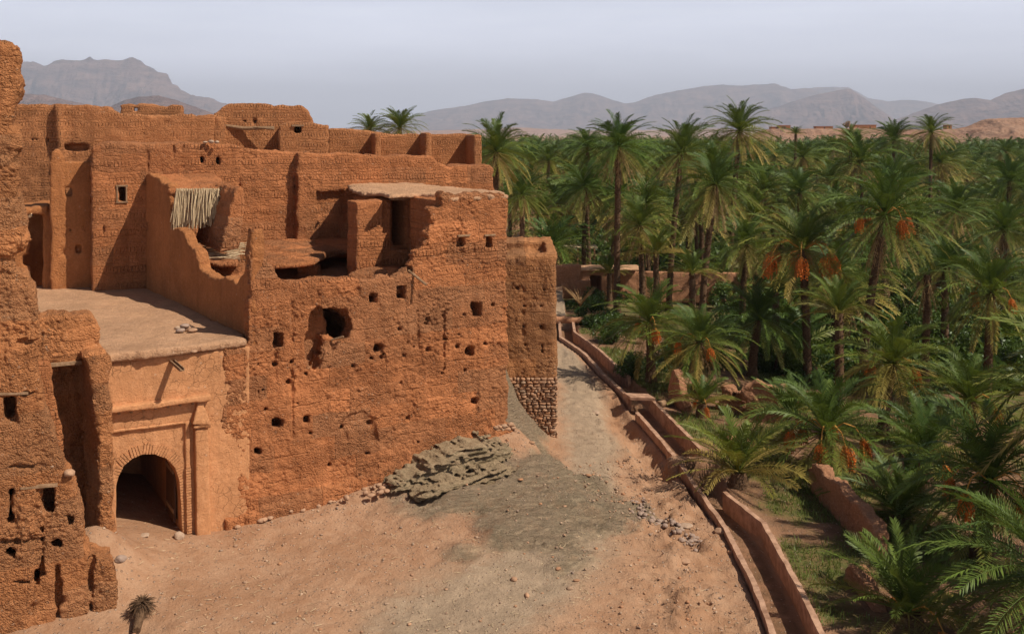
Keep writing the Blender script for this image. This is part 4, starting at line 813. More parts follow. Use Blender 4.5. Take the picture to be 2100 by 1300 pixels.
br = empty('earth_bridge', G(1160, 648, -.1), 'low earth and stone crossing over the far end of the channel', 'bridge')
S = Solid(Frame(G(1160, 655, -.1)[:2], (1, 0)), (-1.5, 1.6, -.3, .8, -.9, .3), .1, 81); S.box(-1.2, 1.4, -.1, .5, -.35, .1, .08, .1); S.noise(.08, 1, 4); S.mesh('deck', M['garden'], br)
# ------------------------------------------------------------------ garden walls and far sheds
def gwall(label, pxs, zbase, hts, th, seed, vox=.09, mat='garden', name='garden_wall', warp=.18, amp=.13):
    pts = [G(x, y, zbase) for x, y in pxs]; a, b = pts[0][:2], pts[1][:2]; fr = Frame(a, b-a); L_ = np.linalg.norm(b-a)
    S = Solid(fr, (-.4, L_+.4, -th-.2, .3, zbase-.5, zbase+max(hts)+.4), vox, seed); n = len(hts)
    S.wall([(0, zbase-.6)]+[(L_*i/(n-1), zbase+h) for i, h in enumerate(hts)]+[(L_, zbase-.6)], -th, 0, .09, warp*1.4); S.noise(amp, 1.3, 6, .68, .04, .05)
    o = S.mesh(name, M[mat], fine=1 if vox < .1 else 0, grit=.05 if vox < .1 else 0); tag(o, label, 'wall', None); return o
gwall('thick rounded mud garden wall leaning beside the lower channel', [(1658, 1022), (1792, 1172)], -.9, [1.2, 1.75, 1.6, 1.75, 1.7, 1.75, 1.65, 1.4], .55, 91)
gwall('short broken stub of mud wall below the rounded garden wall', [(1728, 1216), (1790, 1290)], -1.0, [1.0, 1.2, .9, .7], .5, 92)
gwall('pointed standing fragment of mud wall beside a palm trunk', [(1368, 835), (1402, 858)], -.8, [.9, 2.2, 1.9, .6], .5, 93)
gwall('lumpy ruined mud wall between two short palms', [(1462, 858), (1530, 868)], -1.0, [.9, 1.9, 1.4, 1.9], .7, 94, warp=.3, amp=.2)
gwall('longer eroded mud wall behind the spreading palm', [(1526, 880), (1640, 890)], -1.1, [2.0, 2.6, 2.4, 2.3, 2.5, 1.7], .7, 95, warp=.3, amp=.2)
gwall('low fallen lump of mud wall among grass', [(1480, 935), (1545, 950)], -1.0, [.4, 1.1, .7, 1.2, .5], .7, 96, warp=.3, amp=.22)
gwall('low mud bank crossing the grass behind the front palm', [(1845, 1135), (1985, 1150)], -1.3, [.5, .6, .4, .6, .5], .5, 97)
fw = gwall('long straight mud garden wall with pale capping across the grove', [(1215, 606), (1530, 612)], -1.3, [2.35, 2.35, 2.35, 2.35], .5, 98, .14, warp=.03, amp=.05)
fw2 = gwall('plain mud compound wall just right of the small tower', [(1100, 600), (1192, 600)], -.6, [2.3, 2.4, 2.6, 2.6], .5, 99, .12, warp=.05, amp=.06)
gwall('short mud wall in the shade further along the grove', [(1880, 600), (2010, 606)], -1.6, [1.9, 1.9, 1.8], .4, 100, .16, warp=.1)
gwall('distant low mud wall behind the laundry-coloured garden', [(1020, 500), (1165, 500)], -1.9, [1.6, 1.6, 1.6], .4, 101, .2, warp=.1)
gt = empty('garden_gate_house', G(1215, 608, -1.0), 'little flat-roofed mud gate room with a dark doorway in the garden wall', 'shed')
fg = Frame(G(1185, 608, -1.0)[:2], (1, .05)); S = Solid(fg, (-.4, 3.4, -3, .4, -1.5, 2.0), .1, 102); S.box(0, 3, -2.6, 0, -1.5, 1.35, .1, .05); S.cutbox(1.15, 2.15, -2, .4, -1.4, .9, .03, .03); S.box(-.2, 1.1, -.2, .5, -1.5, .5, .1, .08); S.noise(.05, 1, 4); S.mesh('wall', M['garden'], gt)
S = Solid(fg, (-.4, 6.4, -3, .4, 1.2, 1.8), .1, 103); S.box(-.3, 6, -2.8, .2, 1.33, 1.55, .05, .05); S.noise(.05, 1, 4); S.mesh('roof', M['roofmud'], gt)
cpf = Frame(fw.location[:2], (1, 0))
sh = empty('garden_shelter', G(1190, 540, -1.9), 'open garden shelter with a flat thatched roof on rough posts', 'shelter')
c0 = G(1150, 548, -1.9); mb = MB(); mb.box(c0+np.array([2.0, 1.5, 2.3]), (2.4, 0, 0), (0, 1.6, 0), (0, 0, .07)); mb.build('roof', M['reed'], sh)
for dx in (0, 2, 4):
    mb = MB(); mb.tube([c0+np.array([dx, 0, -.2]), c0+np.array([dx, 0, 2.25])], .12, 6); mb.build('post', M['garden'], sh)
# far buildings on the plateau
def farhouse(label, x0, x1, yt, yb, Y, grp, mat='rear', door=True):
    a = P(x0, yb, Y); b = P(x1, yt, Y); w = (b[0]-a[0]); h = b[2]-a[2]; e = empty('plateau_house', (a[0]+w/2, Y+4, a[2]), label, 'house', grp); mb = MB()
    c = np.array([a[0]+w/2, Y+4, a[2]+h/2-1]); mb.box(c, (w/2, 0, 0), (0, 4, 0), (0, 0, h/2+1)); mb.box(c+np.array([0, 0, h/2+1.1]), (w/2+.3, 0, 0), (0, 4.3, 0), (0, 0, .22)); mb.build('wall', M[mat], e)
    n = max(1, int(w/9))
    for i in range(n): mb = MB(); mb.box(np.array([a[0]+(i+.5)*w/n, Y-.05, a[2]+h*.45]), (.6, 0, 0), (0, .06, 0), (0, 0, .9)); mb.build('window', M['darkwood'], e)
Yh = 905
farhouse('low brown house, leftmost on the plateau rim', 1582, 1604, 261, 267, Yh, 'houses on the plateau'); farhouse('taller block joined to the leftmost plateau house', 1598, 1621, 258, 267, Yh-4, 'houses on the plateau')
farhouse('long low house left of the pale tree on the plateau', 1674, 1708, 260, 265, Yh, 'houses on the plateau'); farhouse('longest walled compound right of the pale tree', 1747, 1797, 257, 266, Yh-3, 'houses on the plateau')
farhouse('lone reddish house further right on the plateau', 1942, 1952, 257, 265, Yh, 'houses on the plateau'); farhouse('pale red house at the palm edge below the plateau', 1690, 1697, 303, 312, 640, None); farhouse('low pink house among distant palm tops', 1652, 1672, 303, 309, 640, None)
# ------------------------------------------------------------------ date palms
def fronds(n, L, e_hi, e_lo, nl, seed, wl=.035, ll=.42, bend=(.9, 1.5), segs=9, hang=0, ragged=.0):
    """one crown: n pinnate fronds around the origin; numpy arrays of quads"""
    r = np.random.default_rng(seed); Vs = []; Fs = []; k = 0; ages = []
    for i in range(n):
        k_start = k; u = (i+.5)/n; az = i*2.39996+r.normal(0, .18); el = e_hi+(e_lo-e_hi)*u**.85+r.normal(0, .09); Li = L*(.74+.38*math.sin(min(1, u*1.25+.2)*pi*.6))*r.uniform(.86, 1.1)
        bd = r.uniform(*bend)*(1.0 if el > -.2 else .45); tt = np.linspace(0, 1, segs+1); ang = el-bd*tt**1.5; ang = np.maximum(ang, -1.52)
        ds = Li/segs; rr = np.r_[0, np.cumsum(np.cos(ang[:-1])*ds)]; zz = np.r_[0, np.cumsum(np.sin(ang[:-1])*ds)]; side = r.normal(0, .12)
        swy = side*rr**1.6*.25; ca, sa = cos(az), sin(az)
        Pt = np.stack([rr*ca-swy*sa, rr*sa+swy*ca, zz], 1); T = np.gradient(Pt, axis=0); T /= np.linalg.norm(T, axis=1)[:, None]
        B = np.cross(T, [0, 0, 1.0]); B /= np.linalg.norm(B, axis=1)[:, None]+1e-9; roll = r.normal(0, .35); N = np.cross(B, T); B2 = B*cos(roll)+N*sin(roll); N2 = N*cos(roll)-B*sin(roll)
        # rachis: thin flat strip with some height
        w = np.interp(tt, [0, .15, 1], [.055, .028, .006])*(1 if wl < .06 else 1.4); V = np.concatenate([Pt+B2*w[:, None], Pt+N2*w[:, None]*1.2, Pt-B2*w[:, None]]); m = segs+1
        F = []
        for a in range(segs): F += [(a, a+1, m+a+1, m+a), (m+a, m+a+1, 2*m+a+1, 2*m+a), (2*m+a, 2*m+a+1, a+1, a)]
        Vs.append(V); Fs.append(np.array(F)+k); k += len(V)
        # leaflets
        t0 = np.linspace(.16, .995, nl); 
        for sd in (1, -1):
            t = t0+r.normal(0, .004, nl)
            if ragged: keep = r.random(nl) > ragged; t = t[keep]
            t = np.clip(t, 0, 1); q = len(t)
            def it(A): return np.stack([np.interp(t, tt, A[:, c]) for c in range(3)], 1)
            p, Tt, Bt, Nt = it(Pt), it(T), it(B2), it(N2)
            ln = ll*L/3.6*np.interp(t, [.15, .3, .6, .9, 1], [.55, 1, 1, .72, .45])*r.uniform(.85, 1.12, q)
            fw = np.interp(t, [0, 1], [.55, 1.25])+r.normal(0, .1, q); up = r.uniform(.15, .75, q) if not hang else r.uniform(-.6, -.1, q)
            d = Tt*np.sin(fw)[:, None]*.9+Bt*sd*np.cos(fw*.8)[:, None]+Nt*up[:, None]*.6; d /= np.linalg.norm(d, axis=1)[:, None]
            d2 = d-np.array([0, 0, 1])*(.25 if not hang else 1.0); d2 /= np.linalg.norm(d2, axis=1)[:, None]
            wv = np.cross(d, Nt+Bt*sd*.4); wv /= np.linalg.norm(wv, axis=1)[:, None]+1e-9; wv *= wl*.5
            m1 = p+d*ln[:, None]*.5; e1 = m1+d2*ln[:, None]*.5
            V = np.stack([p-wv*.6, p+wv*.6, m1+wv, m1-wv, e1+wv*.15, e1-wv*.15], 1).reshape(-1, 3); b = np.arange(q)[:, None]*6+k
            Fs.append(np.concatenate([b+np.array([[0, 1, 2, 3]]), b+np.array([[3, 2, 4, 5]])])); Vs.append(V); k += len(V)
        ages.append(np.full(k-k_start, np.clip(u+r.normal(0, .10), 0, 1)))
    fronds.age = np.concatenate(ages); return np.concatenate(Vs), np.concatenate(Fs)
def trunk(Hh, r0, r1, lean, seed, sides=12, rings=5.0, az=0.0):
    r = np.random.default_rng(seed); n = max(6, int(Hh*rings)); t = np.linspace(0, 1, n+1); th = np.arange(sides)*2*pi/sides
    zz = t*Hh; x = lean*(t**1.6)*Hh; base = r0+(r1-r0)*t**.7+.14*np.exp(-t*Hh*2)
    V = np.zeros((n+1, sides, 3)); R = base[:, None]*(1+.16*((np.arange(n+1)[:, None]+np.arange(sides)[None]) % 2)+r.normal(0, .05, (n+1, sides)))
    V[..., 0] = x[:, None]*cos(az)+R*np.cos(th); V[..., 1] = x[:, None]*sin(az)+R*np.sin(th); V[..., 2] = zz[:, None]+.05*((np.arange(sides) % 2)[None])
    V = V.reshape(-1, 3); F = []
    for i in range(n):
        for s_ in range(sides): F.append((i*sides+s_, i*sides+(s_+1) % sides, (i+1)*sides+(s_+1) % sides, (i+1)*sides+s_))
    F = [tuple(f) for f in F]; k = len(V); Vx = [V]; FF = F
    # cut leaf bases
    m = int(Hh*rings*5); tt = r.uniform(.02, 1, m); aa = r.uniform(0, 2*pi, m); rb = r0+(r1-r0)*tt**.7
    c = np.stack([lean*tt**1.6*Hh*cos(az)+rb*1.05*np.cos(aa), lean*tt**1.6*Hh*sin(az)+rb*1.05*np.sin(aa), tt*Hh], 1); o = np.stack([np.cos(aa), np.sin(aa), 0*aa], 1); sd = np.stack([-np.sin(aa), np.cos(aa), 0*aa], 1)
    VV = np.stack([c-sd*.07, c+sd*.07, c+o*.09+sd*.04+[0, 0, .14], c+o*.09-sd*.04+[0, 0, .14]], 1).reshape(-1, 3); Vx.append(VV); FF = FF+[(k+4*i, k+4*i+1, k+4*i+2, k+4*i+3) for i in range(m)]
    return np.concatenate(Vx), np.array(FF)
def me_of(name, V, F, mat, smooth=False):
    o = mk(name, V, F, mat, loc=(0, 0, 0), smooth=smooth); me = o.data
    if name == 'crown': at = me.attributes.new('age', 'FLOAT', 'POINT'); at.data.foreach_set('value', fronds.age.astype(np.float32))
    bpy.data.objects.remove(o); return me
def inst(name, me, parent, loc=(0, 0, 0), rz=0, sc=(1, 1, 1)):
    o = bpy.data.objects.new(name, me); COL.objects.link(o); o.parent = parent; o.location = loc; o.rotation_euler = (0, 0, rz); o.scale = sc; return o
CR = {}
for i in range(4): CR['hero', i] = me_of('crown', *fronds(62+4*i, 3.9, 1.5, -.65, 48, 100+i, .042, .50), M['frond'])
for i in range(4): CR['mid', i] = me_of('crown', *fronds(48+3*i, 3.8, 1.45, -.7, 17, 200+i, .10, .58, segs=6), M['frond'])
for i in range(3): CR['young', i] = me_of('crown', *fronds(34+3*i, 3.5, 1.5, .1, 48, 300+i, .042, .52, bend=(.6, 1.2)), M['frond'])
for i in range(3): CR['dead', i] = me_of('dead_fronds', *fronds(26, 3.2, -.5, -1.35, 30, 400+i, .036, .38, bend=(.2, .6), hang=1, ragged=.45), M['dead'])
for i in range(2): CR['deadm', i] = me_of('dead_fronds', *fronds(20, 3.0, -.5, -1.35, 12, 410+i, .08, .42, bend=(.2, .6), segs=5, hang=1, ragged=.3), M['dead'])
def cluster(seed):
    r = np.random.default_rng(seed); mb = MB(); st = [np.array([.15, 0, 0]), np.array([.5, 0, .25]), np.array([.85, 0, .15]), np.array([1.05, 0, -.15])]; mb.tube(st, [.035, .03, .022, .015], 5)
    C_ = []
    for i in range(34):
        a = r.uniform(0, 2*pi); sp = r.uniform(.03, .26); l = r.uniform(.35, .8); e = st[-1]+np.array([cos(a)*sp+.1, sin(a)*sp, -l])
        mb.tube([st[-1], (st[-1]+e)/2+np.array([cos(a)*sp*.4, sin(a)*sp*.4, .06]), e], .006, 3)
        for t in np.linspace(.35, 1, 8): p = st[-1]*(1-t)+e*t+np.array([cos(a)*sp*.5, sin(a)*sp*.5, .1])*t*(1-t)*2+r.normal(0, .012, 3); C_.append(p)
    return mb, stones(C_, np.full(len(C_), .028), 1.2, 0, seed)
def clust_mesh(seed):
    mb, (V, F) = cluster(seed); me = bpy.data.meshes.new('date_cluster'); k = len(mb.V); Vall = [tuple(v) for v in mb.V]+[tuple(v) for v in V]
    me.from_pydata(Vall, [], mb.F+[tuple(int(x)+k for x in f) for f in F]); me.materials.append(M['stalk']); me.materials.append(M['date'])
    mi = np.zeros(len(me.polygons), np.int32); mi[len(mb.F):] = 1; me.polygons.foreach_set('material_index', mi); me.update(); return me
CL = [clust_mesh(500+i) for i in range(3)]
TR = {}
def palm(x, y, z, H_, kind='hero', label='', group=None, dead=False, dates=0, sc=1.0, lean=0.0, laz=0.0, r=.2, seed=0, name='date_palm', own=True, rz=None, droop=0, ds=1.0):
    rn = random.Random(seed*31+5)
    e = empty(name, (x, y, z), label, 'palm', group)
    if own: tm = me_of('trunk', *trunk(H_, r*1.2, r, lean, seed, 12, 5.5, laz), M['trunk']); inst('trunk', tm, e); top = np.array([lean*H_*cos(laz), lean*H_*sin(laz), H_])
    else:
        key = rn.randrange(4)
        if key not in TR: TR[key] = me_of('trunk', *trunk(8, .24, .19, .03*key, 900+key, 7, 2.4), M['trunk'])
        a = rn.uniform(0, 6.28); inst('trunk', TR[key], e, (0, 0, 0), a, (1, 1, H_/8)); L_ = .03*key*8; top = np.array([L_*cos(a), L_*sin(a), H_])
    nv = {'hero': 4, 'mid': 4, 'young': 3}[kind]; c = inst('crown', CR[kind, rn.randrange(nv)], e, tuple(top), rn.uniform(0, 6.28) if rz is None else rz, (sc, sc, sc*rn.uniform(.92, 1.1)))
    if dead: inst('dead_fronds', CR['dead' if kind != 'mid' else 'deadm', rn.randrange(2)], e, tuple(top-np.array([0, 0, .15])), rn.uniform(0, 6.28), (sc*.95,)*3)
    for i in range(dates):
        a = i*6.283/max(dates, 1)+rn.uniform(-.3, .3)-1.2; inst('date_cluster', CL[rn.randrange(3)], e, tuple(top-np.array([0, 0, .1-.25*(ds > 1)])), a, (ds*sc*rn.uniform(1.15, 1.5),)*3)
    return e
# hero palms: crown centre px, depth, size, trunk foot px x, kind, dead, dates, label
HP = [
 (1517, 268, 100, 1.05, 1497, 'hero', 1, 0, 'tallest palm, its crown standing out against the mountains right of centre'),
 (1268, 300, 80, 1.0, 1265, 'hero', 1, 0, 'tall straight palm with a brown skirt of dead fronds, nearest the small tower'),
 (1400, 312, 86, 1.0, 1372, 'hero', 1, 0, 'tall leaning palm between the straight skirted palm and the bushy skirted one'),
 (1468, 378, 72, .92, 1438, 'hero', 1, 0, 'palm with a long curved trunk and yellowing drooping fronds beside the garden wall'),
 (1018, 312, 74, .85, 1012, 'hero', 1, 0, 'palm rising directly behind the corner of the tall house'),
 (1816, 440, 58, 1.02, 1768, 'hero', 1, 4, 'big spreading palm with hanging straw-coloured fronds and dark red dates, right of centre'),
 (1646, 512, 60, .92, 1656, 'hero', 0, 9, 'palm crowded with bright orange date bunches on a straight trunk'),
 (1332, 660, 57, .78, 1335, 'hero', 0, 2, 'short palm standing just right of the channel slab bridge'),
 (1436, 700, 54, .74, 1428, 'hero', 1, 3, 'short palm with pale dead fronds and one orange date bunch, second from the slab bridge'),
 (1557, 655, 60, .82, 1542, 'hero', 0, 0, 'stout-trunked palm in front of the ruined mud wall'),
 (1200, 385, 102, .9, 1197, 'hero', 1, 0, 'slim mid-height palm above the garden shelter'),
 (1312, 462, 82, .9, 1318, 'hero', 1, 0, 'palm with an umbrella of brown hanging fronds before the gate room'),
 (1346, 520, 78, .72, 1345, 'young', 0, 0, 'short bright green palm tucked below the brown-skirted one'),
 (1832, 745, 48.5, .86, 1810, 'hero', 0, 2, 'palm with orange dates and a thick leaning trunk at right, clear of its neighbours'),
 (1694, 885, 42, .86, 1690, 'hero', 0, 6, 'spreading low palm with orange stalks, right behind the rounded mud wall'),
 (1515, 966, 40, .80, 1515, 'young', 0, 0, 'bushy trunkless palm pressing against the channel wall'),
 (2034, 600, 56, .92, 2024, 'hero', 0, 2, 'blue-green palm with sharply arched fronds near the right edge'),
 (1440, 825, 50, .52, 1440, 'young', 0, 2, 'small dark palm below the mud wall fragment'),
 (2030, 985, 34, .88, 2012, 'hero', 0, 5, 'large near palm with many date bunches at the lower right'),
 (1850, 1085, 37, .72, 1842, 'hero', 0, 0, 'small arching palm at the end of the rounded mud wall'),
 (1862, 1290, 29.2, .72, 1862, 'young', 0, 2, 'foreground palm at the bottom edge with upright young fronds'),
 (1545, 440, 84, .78, 1550, 'hero', 0, 0, 'rounded green palm under the tallest palm'),
 (1530, 500, 76, .85, 1522, 'hero', 1, 0, 'skirted palm left of the orange-fruited one'),
 (1962, 430, 88, .9, 1958, 'hero', 1, 0, 'dark palm with hanging straw fronds high at the right'),
 (1940, 545, 66, .72, 1937, 'hero', 0, 0, 'single grey-green palm on a short thick trunk above the dark shrubs'),
 (2060, 470, 78, .85, 2055, 'hero', 1, 0, 'brown-skirted palm at the right edge of the middle grove'),
 (1745, 292, 150, 1.0, 1742, 'hero', 0, 0, 'far palm silhouetted against the brown plateau, left of the pair'),
 (1910, 272, 145, 1.0, 1907, 'hero', 1, 0, 'far palm standing tallest against the plateau at right'),
 (1632, 275, 170, .5, 1629, 'young', 0, 0, 'thin far palm with a tiny upright tuft'),
 (1833, 288, 150, 1.15, 1830, 'hero', 0, 0, 'bushy far palm between the two silhouetted ones'),
 (758, 266, 120, .75, 758, 'hero', 0, 0, 'palm tuft peeking over the roofless rooms, the left one'),
 (820, 262, 118, .85, 820, 'hero', 0, 0, 'palm tuft peeking over the roofless rooms, the right one'),
 (1205, 300, 130, 1.0, 1205, 'hero', 0, 0, 'far palm just left of the tall straight skirted palm'),
 (1720, 640, 54, .7, 1722, 'young', 0, 0, 'low feathery palm between the two tall leaning trunks'),
 (1620, 850, 46, .62, 1615, 'young', 0, 0, 'low young palm half hidden before the longer mud wall'),
 (1070, 400, 96, .8, 1072, 'hero', 1, 0, 'skirted palm close behind the upper corner room'),
 (1125, 330, 150, 1.0, 1122, 'hero', 0, 0, 'far palm low on the horizon above the small tower'),
 (1105, 440, 110, .9, 1108, 'hero', 0, 0, 'bushy palm between the house corner and the slim palm'),
 (2070, 370, 105, .95, 2068, 'hero', 0, 0, 'dark palm cut by the right edge below the plateau'),
 (1900, 930, 41, .75, 1895, 'young', 0, 1, 'low palm with yellow stalks beside the thick leaning trunk'),
 (1640, 395, 105, .9, 1640, 'hero', 0, 0, 'palm filling the grove behind the orange-fruited palm'),
 (1710, 560, 70, .8, 1712, 'hero', 1, 0, 'palm with pale drooping fronds behind the tall leaning trunk'),
 (1250, 560, 88, .6, 1250, 'young', 0, 0, 'small dark palm at the doorway of the gate room'),
 (1420, 560, 70, .62, 1420, 'young', 0, 0, 'low blue-green palm in front of the garden wall'),
 (1590, 590, 72, .62, 1592, 'young', 0, 0, 'low feathery palm beneath the orange date bunches'),
 (1990, 820, 45, .8, 1985, 'hero', 0, 1, 'arching palm behind the large near palm'),
]
placed = []
for i, (px, py, Y, sc, fx, kd, dd, dt, lb) in enumerate(HP):
    c = P(px, py, Y); fxw = (fx-CX)/FPX*Y; z = tz(fxw, Y); H_ = c[2]-z
    if H_ < .25: H_ = .25
    ln = (c[0]-fxw)/H_; palm(fxw, Y, z-.05, H_, kd, lb, None, dd, dt, sc, ln, 0.0, .20 if Y > 45 else .24, 40+i, ds=1.45 if dt >= 6 and Y > 50 else 1.1); placed.append((fxw, Y, 3.0))
# palms whose trunks stand just outside the right edge, fronds reaching in
for i, (px, py, Y, sc, kd, dd, dt, lb) in enumerate([(2265, 800, 32, 1.05, 'hero', 0, 0, 'near palm rooted off the right edge, only its long arching fronds reaching in'), (2165, 1190, 27, .95, 'hero', 1, 0, 'palm with dry orange-brown fronds cut by the lower right corner')]):
    c = P(px, py, Y); z = tz(c[0], Y); palm(c[0], Y, z-.05, c[2]-z, kd, lb, None, dd, dt, sc, 0, 0, .25, 90+i)
# middle grove: individual palms up to about 300
rg = random.Random(11); cnt = 0; spots = []
tries = 0
while cnt < 232 and tries < 60000:
    tries += 1
    Y = 62+(260-62)*rg.random()**.75; px = rg.uniform(960, 2180); x = (px-CX)/FPX*Y
    if Y < 95 and (px < 1225): continue
    if Y < 90 and px < 1540: continue
    mind = 5.4 if Y < 130 else 6.2
    if any((x-a)**2+(Y-b)**2 < mind*mind for a, b in spots): continue
    if any((x-a)**2+(Y-b)**2 < 9 for a, b, _ in placed): continue
    spots.append((x, Y)); cnt += 1
spots.sort(key=lambda s: s[1])
for i, (x, Y) in enumerate(spots):
    z = -2.0; cap = 12.5 if Y < 110 else 12.8
    H_ = rg.uniform(.8, 6.2) if Y < 95 else min(cap, rg.gauss(6.6, 3.0)); H_ = max(1.0, H_)
    dd = rg.random() < .6; lb = ('date palm with a skirt of dead fronds among the packed middle rows of the grove' if dd else 'green date palm without dead fronds among the packed middle rows of the grove')
    palm(x, Y, z, H_, 'mid', lb, 'skirted palms of the middle grove' if dd else 'green palms of the middle grove', dd, 0, rg.uniform(.88, 1.25), seed=1000+i, own=False)
# beyond: the palm wood as one mass
base = []; bage = []
for i in range(3): base.append(fronds(24, 3.7, 1.4, -.9, 7, 600+i, .22, .7, segs=4)); bage.append(fronds.age)
Vs = []; Fs = []; k = 0; r3 = np.random.default_rng(5)
tv, tf = trunk(8, .3, .25, .03, 700, 5, .8)
N = 0; Ag = []
while N < 1500:
    Y = 245+(880-245)*r3.random()**1.0; px = r3.uniform(930, 2180)
    if px < 1010 and r3.random() < .5: continue
    x = (px-CX)/FPX*Y
    if Y > 640 and px > 1480 : continue
    h = r3.normal(7.8, 2.1); h = np.clip(h, 3, 13); bv, bf = base[N % 3]; s_ = r3.uniform(.95, 1.4); a = r3.uniform(0, 6.28); R = np.array([[cos(a), -sin(a), 0], [sin(a), cos(a), 0], [0, 0, 1]])
    Vs.append(bv@R.T*s_+[x, Y, -2+h]); Fs.append(bf+k); k += len(bv); Ag.append(np.clip(bage[N % 3]+r3.normal(0, .15), 0, 1.1)); N += 1
o = mk('palm_wood', np.concatenate(Vs), np.concatenate(Fs), M['frond'], smooth=False); at = o.data.attributes.new('age', 'FLOAT', 'POINT'); at.data.foreach_set('value', np.concatenate(Ag).astype(np.float32)); tag(o, 'far palm wood reading as one dark green mass below the hills', 'wood', kind='stuff')
# ------------------------------------------------------------------ shrubs and ground cover
def leafcloud(n, rx, ry, rz, seed, ls=.1, clumps=14):
    r = np.random.default_rng(seed); c = r.normal(0, .45, (clumps, 3)); c[:, 2] = np.abs(c[:, 2])*1.1+.15; cr = r.uniform(.22, .5, clumps); k = r.integers(0, clumps, n)
    d = r.normal(0, 1, (n, 3)); d /= np.linalg.norm(d, axis=1)[:, None]; p = c[k]+d*cr[k][:, None]*r.uniform(.55, 1.05, n)[:, None]; p = p*[rx, ry, rz]; p[:, 2] = np.maximum(p[:, 2], .03)
    a = r.normal(0, 1, (n, 3)); a /= np.linalg.norm(a, axis=1)[:, None]; b = np.cross(a, r.normal(0, 1, (n, 3))); b /= np.linalg.norm(b, axis=1)[:, None]; l = ls*r.uniform(.6, 1.4, n)[:, None]
    V = np.stack([p-a*l, p+b*l*.4, p+a*l, p-b*l*.4], 1).reshape(-1, 3); F = np.arange(n*4).reshape(-1, 4); return V, F
def stems(seed, h=1.0):
    r = random.Random(seed); mb = MB()
    for i in range(9): a = r.uniform(0, 6.28); mb.tube([(0, 0, 0), (.3*cos(a), .3*sin(a), h*.5), (.7*cos(a), .7*sin(a), h)], [.04, .03, .012], 4)
    return me_of('stem', np.array(mb.V), np.array([f for f in mb.F if len(f) == 4]), M['trunk'])
BS = [me_of('foliage', *leafcloud(5200, 1.5, 1.5, 1.25, 800+i, .085), M['bush']) for i in range(3)]; ST = [stems(i, 1.1) for i in range(2)]
def shrub(px, py, z, sc, label, grp=None, seed=0):
    w = G(px, py, z); w[2] = tz(w[0], w[1]); e = empty('shrub', w, label, 'shrub', grp); rn = random.Random(seed); inst('foliage', BS[rn.randrange(3)], e, (0, 0, 0), rn.uniform(0, 6), (sc, sc, sc*rn.uniform(.8, 1.15))); inst('stem', ST[rn.randrange(2)], e, (0, 0, -.1), 0, (sc,)*3)
for i, (px, py, sc, lb) in enumerate([
 (1228, 690, 1.25, 'bright green bush beside the far end of the channel, the nearer one'), (1258, 728, 1.0, 'low green bush leaning over the channel wall before the slab'), (1215, 640, 1.0, 'grey-green bush by the track in front of the gate room'),
 (1302, 800, .9, 'dark bush hiding the channel wall beside the slab'), (1492, 700, 1.3, 'green bush between the two short palms'), (1585, 770, 1.5, 'bright green bush right of the stout-trunked palm'), (1620, 740, 1.2, 'leafy bush at the foot of the orange-fruited palm'),
 (1500, 620, 1.5, 'yellow-green bush before the garden wall'), (1890, 690, 1.7, 'large dark bush in the shade right of the leaning trunk'), (1960, 680, 1.7, 'yellow-green bush left of the arched blue-green palm'), (1935, 750, 1.5, 'lower bush in front of the large dark bush'),
 (1740, 620, 1.6, 'light green bush behind the leaning trunk'), (1850, 640, 1.6, 'dark bush below the big spreading palm'), (2050, 760, 1.4, 'bush at right behind the near fronds'), (1390, 770, 1.0, 'small bush behind the pointed mud fragment'), (1455, 760, 1.1, 'bush directly behind the lumpy ruined wall'), (1700, 790, 1.2, 'bush behind the spreading low palm'), (1770, 800, 1.2, 'bush left of the thick leaning trunk'),
 (1905, 850, 1.0, 'bush right of the thick leaning trunk'), (1875, 980, .9, 'leafy bush beside the low yellow-stalked palm')]): shrub(px, py, -1.3, sc, lb, None, i)
# undergrowth mass through the grove
r4 = np.random.default_rng(31); Vs = []; Fs = []; k = 0
lib = [leafcloud(420, 1.4, 1.4, .9, 850+i, .20, 8) for i in range(4)]
for i in range(1500):
    Y = 62+(330-62)*r4.random()**1.4; px = r4.uniform(990, 2150); x = (px-CX)/FPX*Y
    if Y < 100 and px < 1560: continue
    bv, bf = lib[i % 4]; a = r4.uniform(0, 6.28); s_ = r4.uniform(.7, 1.8); R = np.array([[cos(a), -sin(a), 0], [sin(a), cos(a), 0], [0, 0, 1]]); Vs.append(bv@R.T*s_+[x, Y, -2]); Fs.append(bf+k); k += len(bv)
o = mk('undergrowth', np.concatenate(Vs), np.concatenate(Fs), M['bush'], smooth=False); tag(o, 'low green undergrowth filling the floor of the palm grove', 'undergrowth', kind='stuff')
# grass right of the channel
n = 52000; gx = r4.uniform(3, 26, n*2); gy = r4.uniform(25, 72, n*2); cdd = chan_d(gx, gy)*_cs; den = fbm(gx, gy, 0*gx, .45, 4, 12)*1.3+.5+r4.uniform(-.25, .25, n*2)
ok = (cdd > chw+.3) & (den > .58); gx, gy = gx[ok][:n], gy[ok][:n]; gz = terr(gx, gy); n = len(gx); a = r4.uniform(0, 6.28, n); h = r4.uniform(.08, .26, n); w = .02
dx, dy = np.cos(a)*w, np.sin(a)*w; lx, ly = r4.normal(0, .07, n), r4.normal(0, .07, n)
V = np.stack([np.stack([gx-dx, gy-dy, gz-.02], 1), np.stack([gx+dx, gy+dy, gz-.02], 1), np.stack([gx+lx+dx*.2, gy+ly+dy*.2, gz+h], 1), np.stack([gx+lx-dx*.2, gy+ly-dy*.2, gz+h], 1)], 1).reshape(-1, 3)
o = mk('grass', V, np.arange(n*4).reshape(-1, 4), M['grassb'], smooth=False); tag(o, 'short patchy green grass between the channel and the palms', 'grass', kind='stuff')
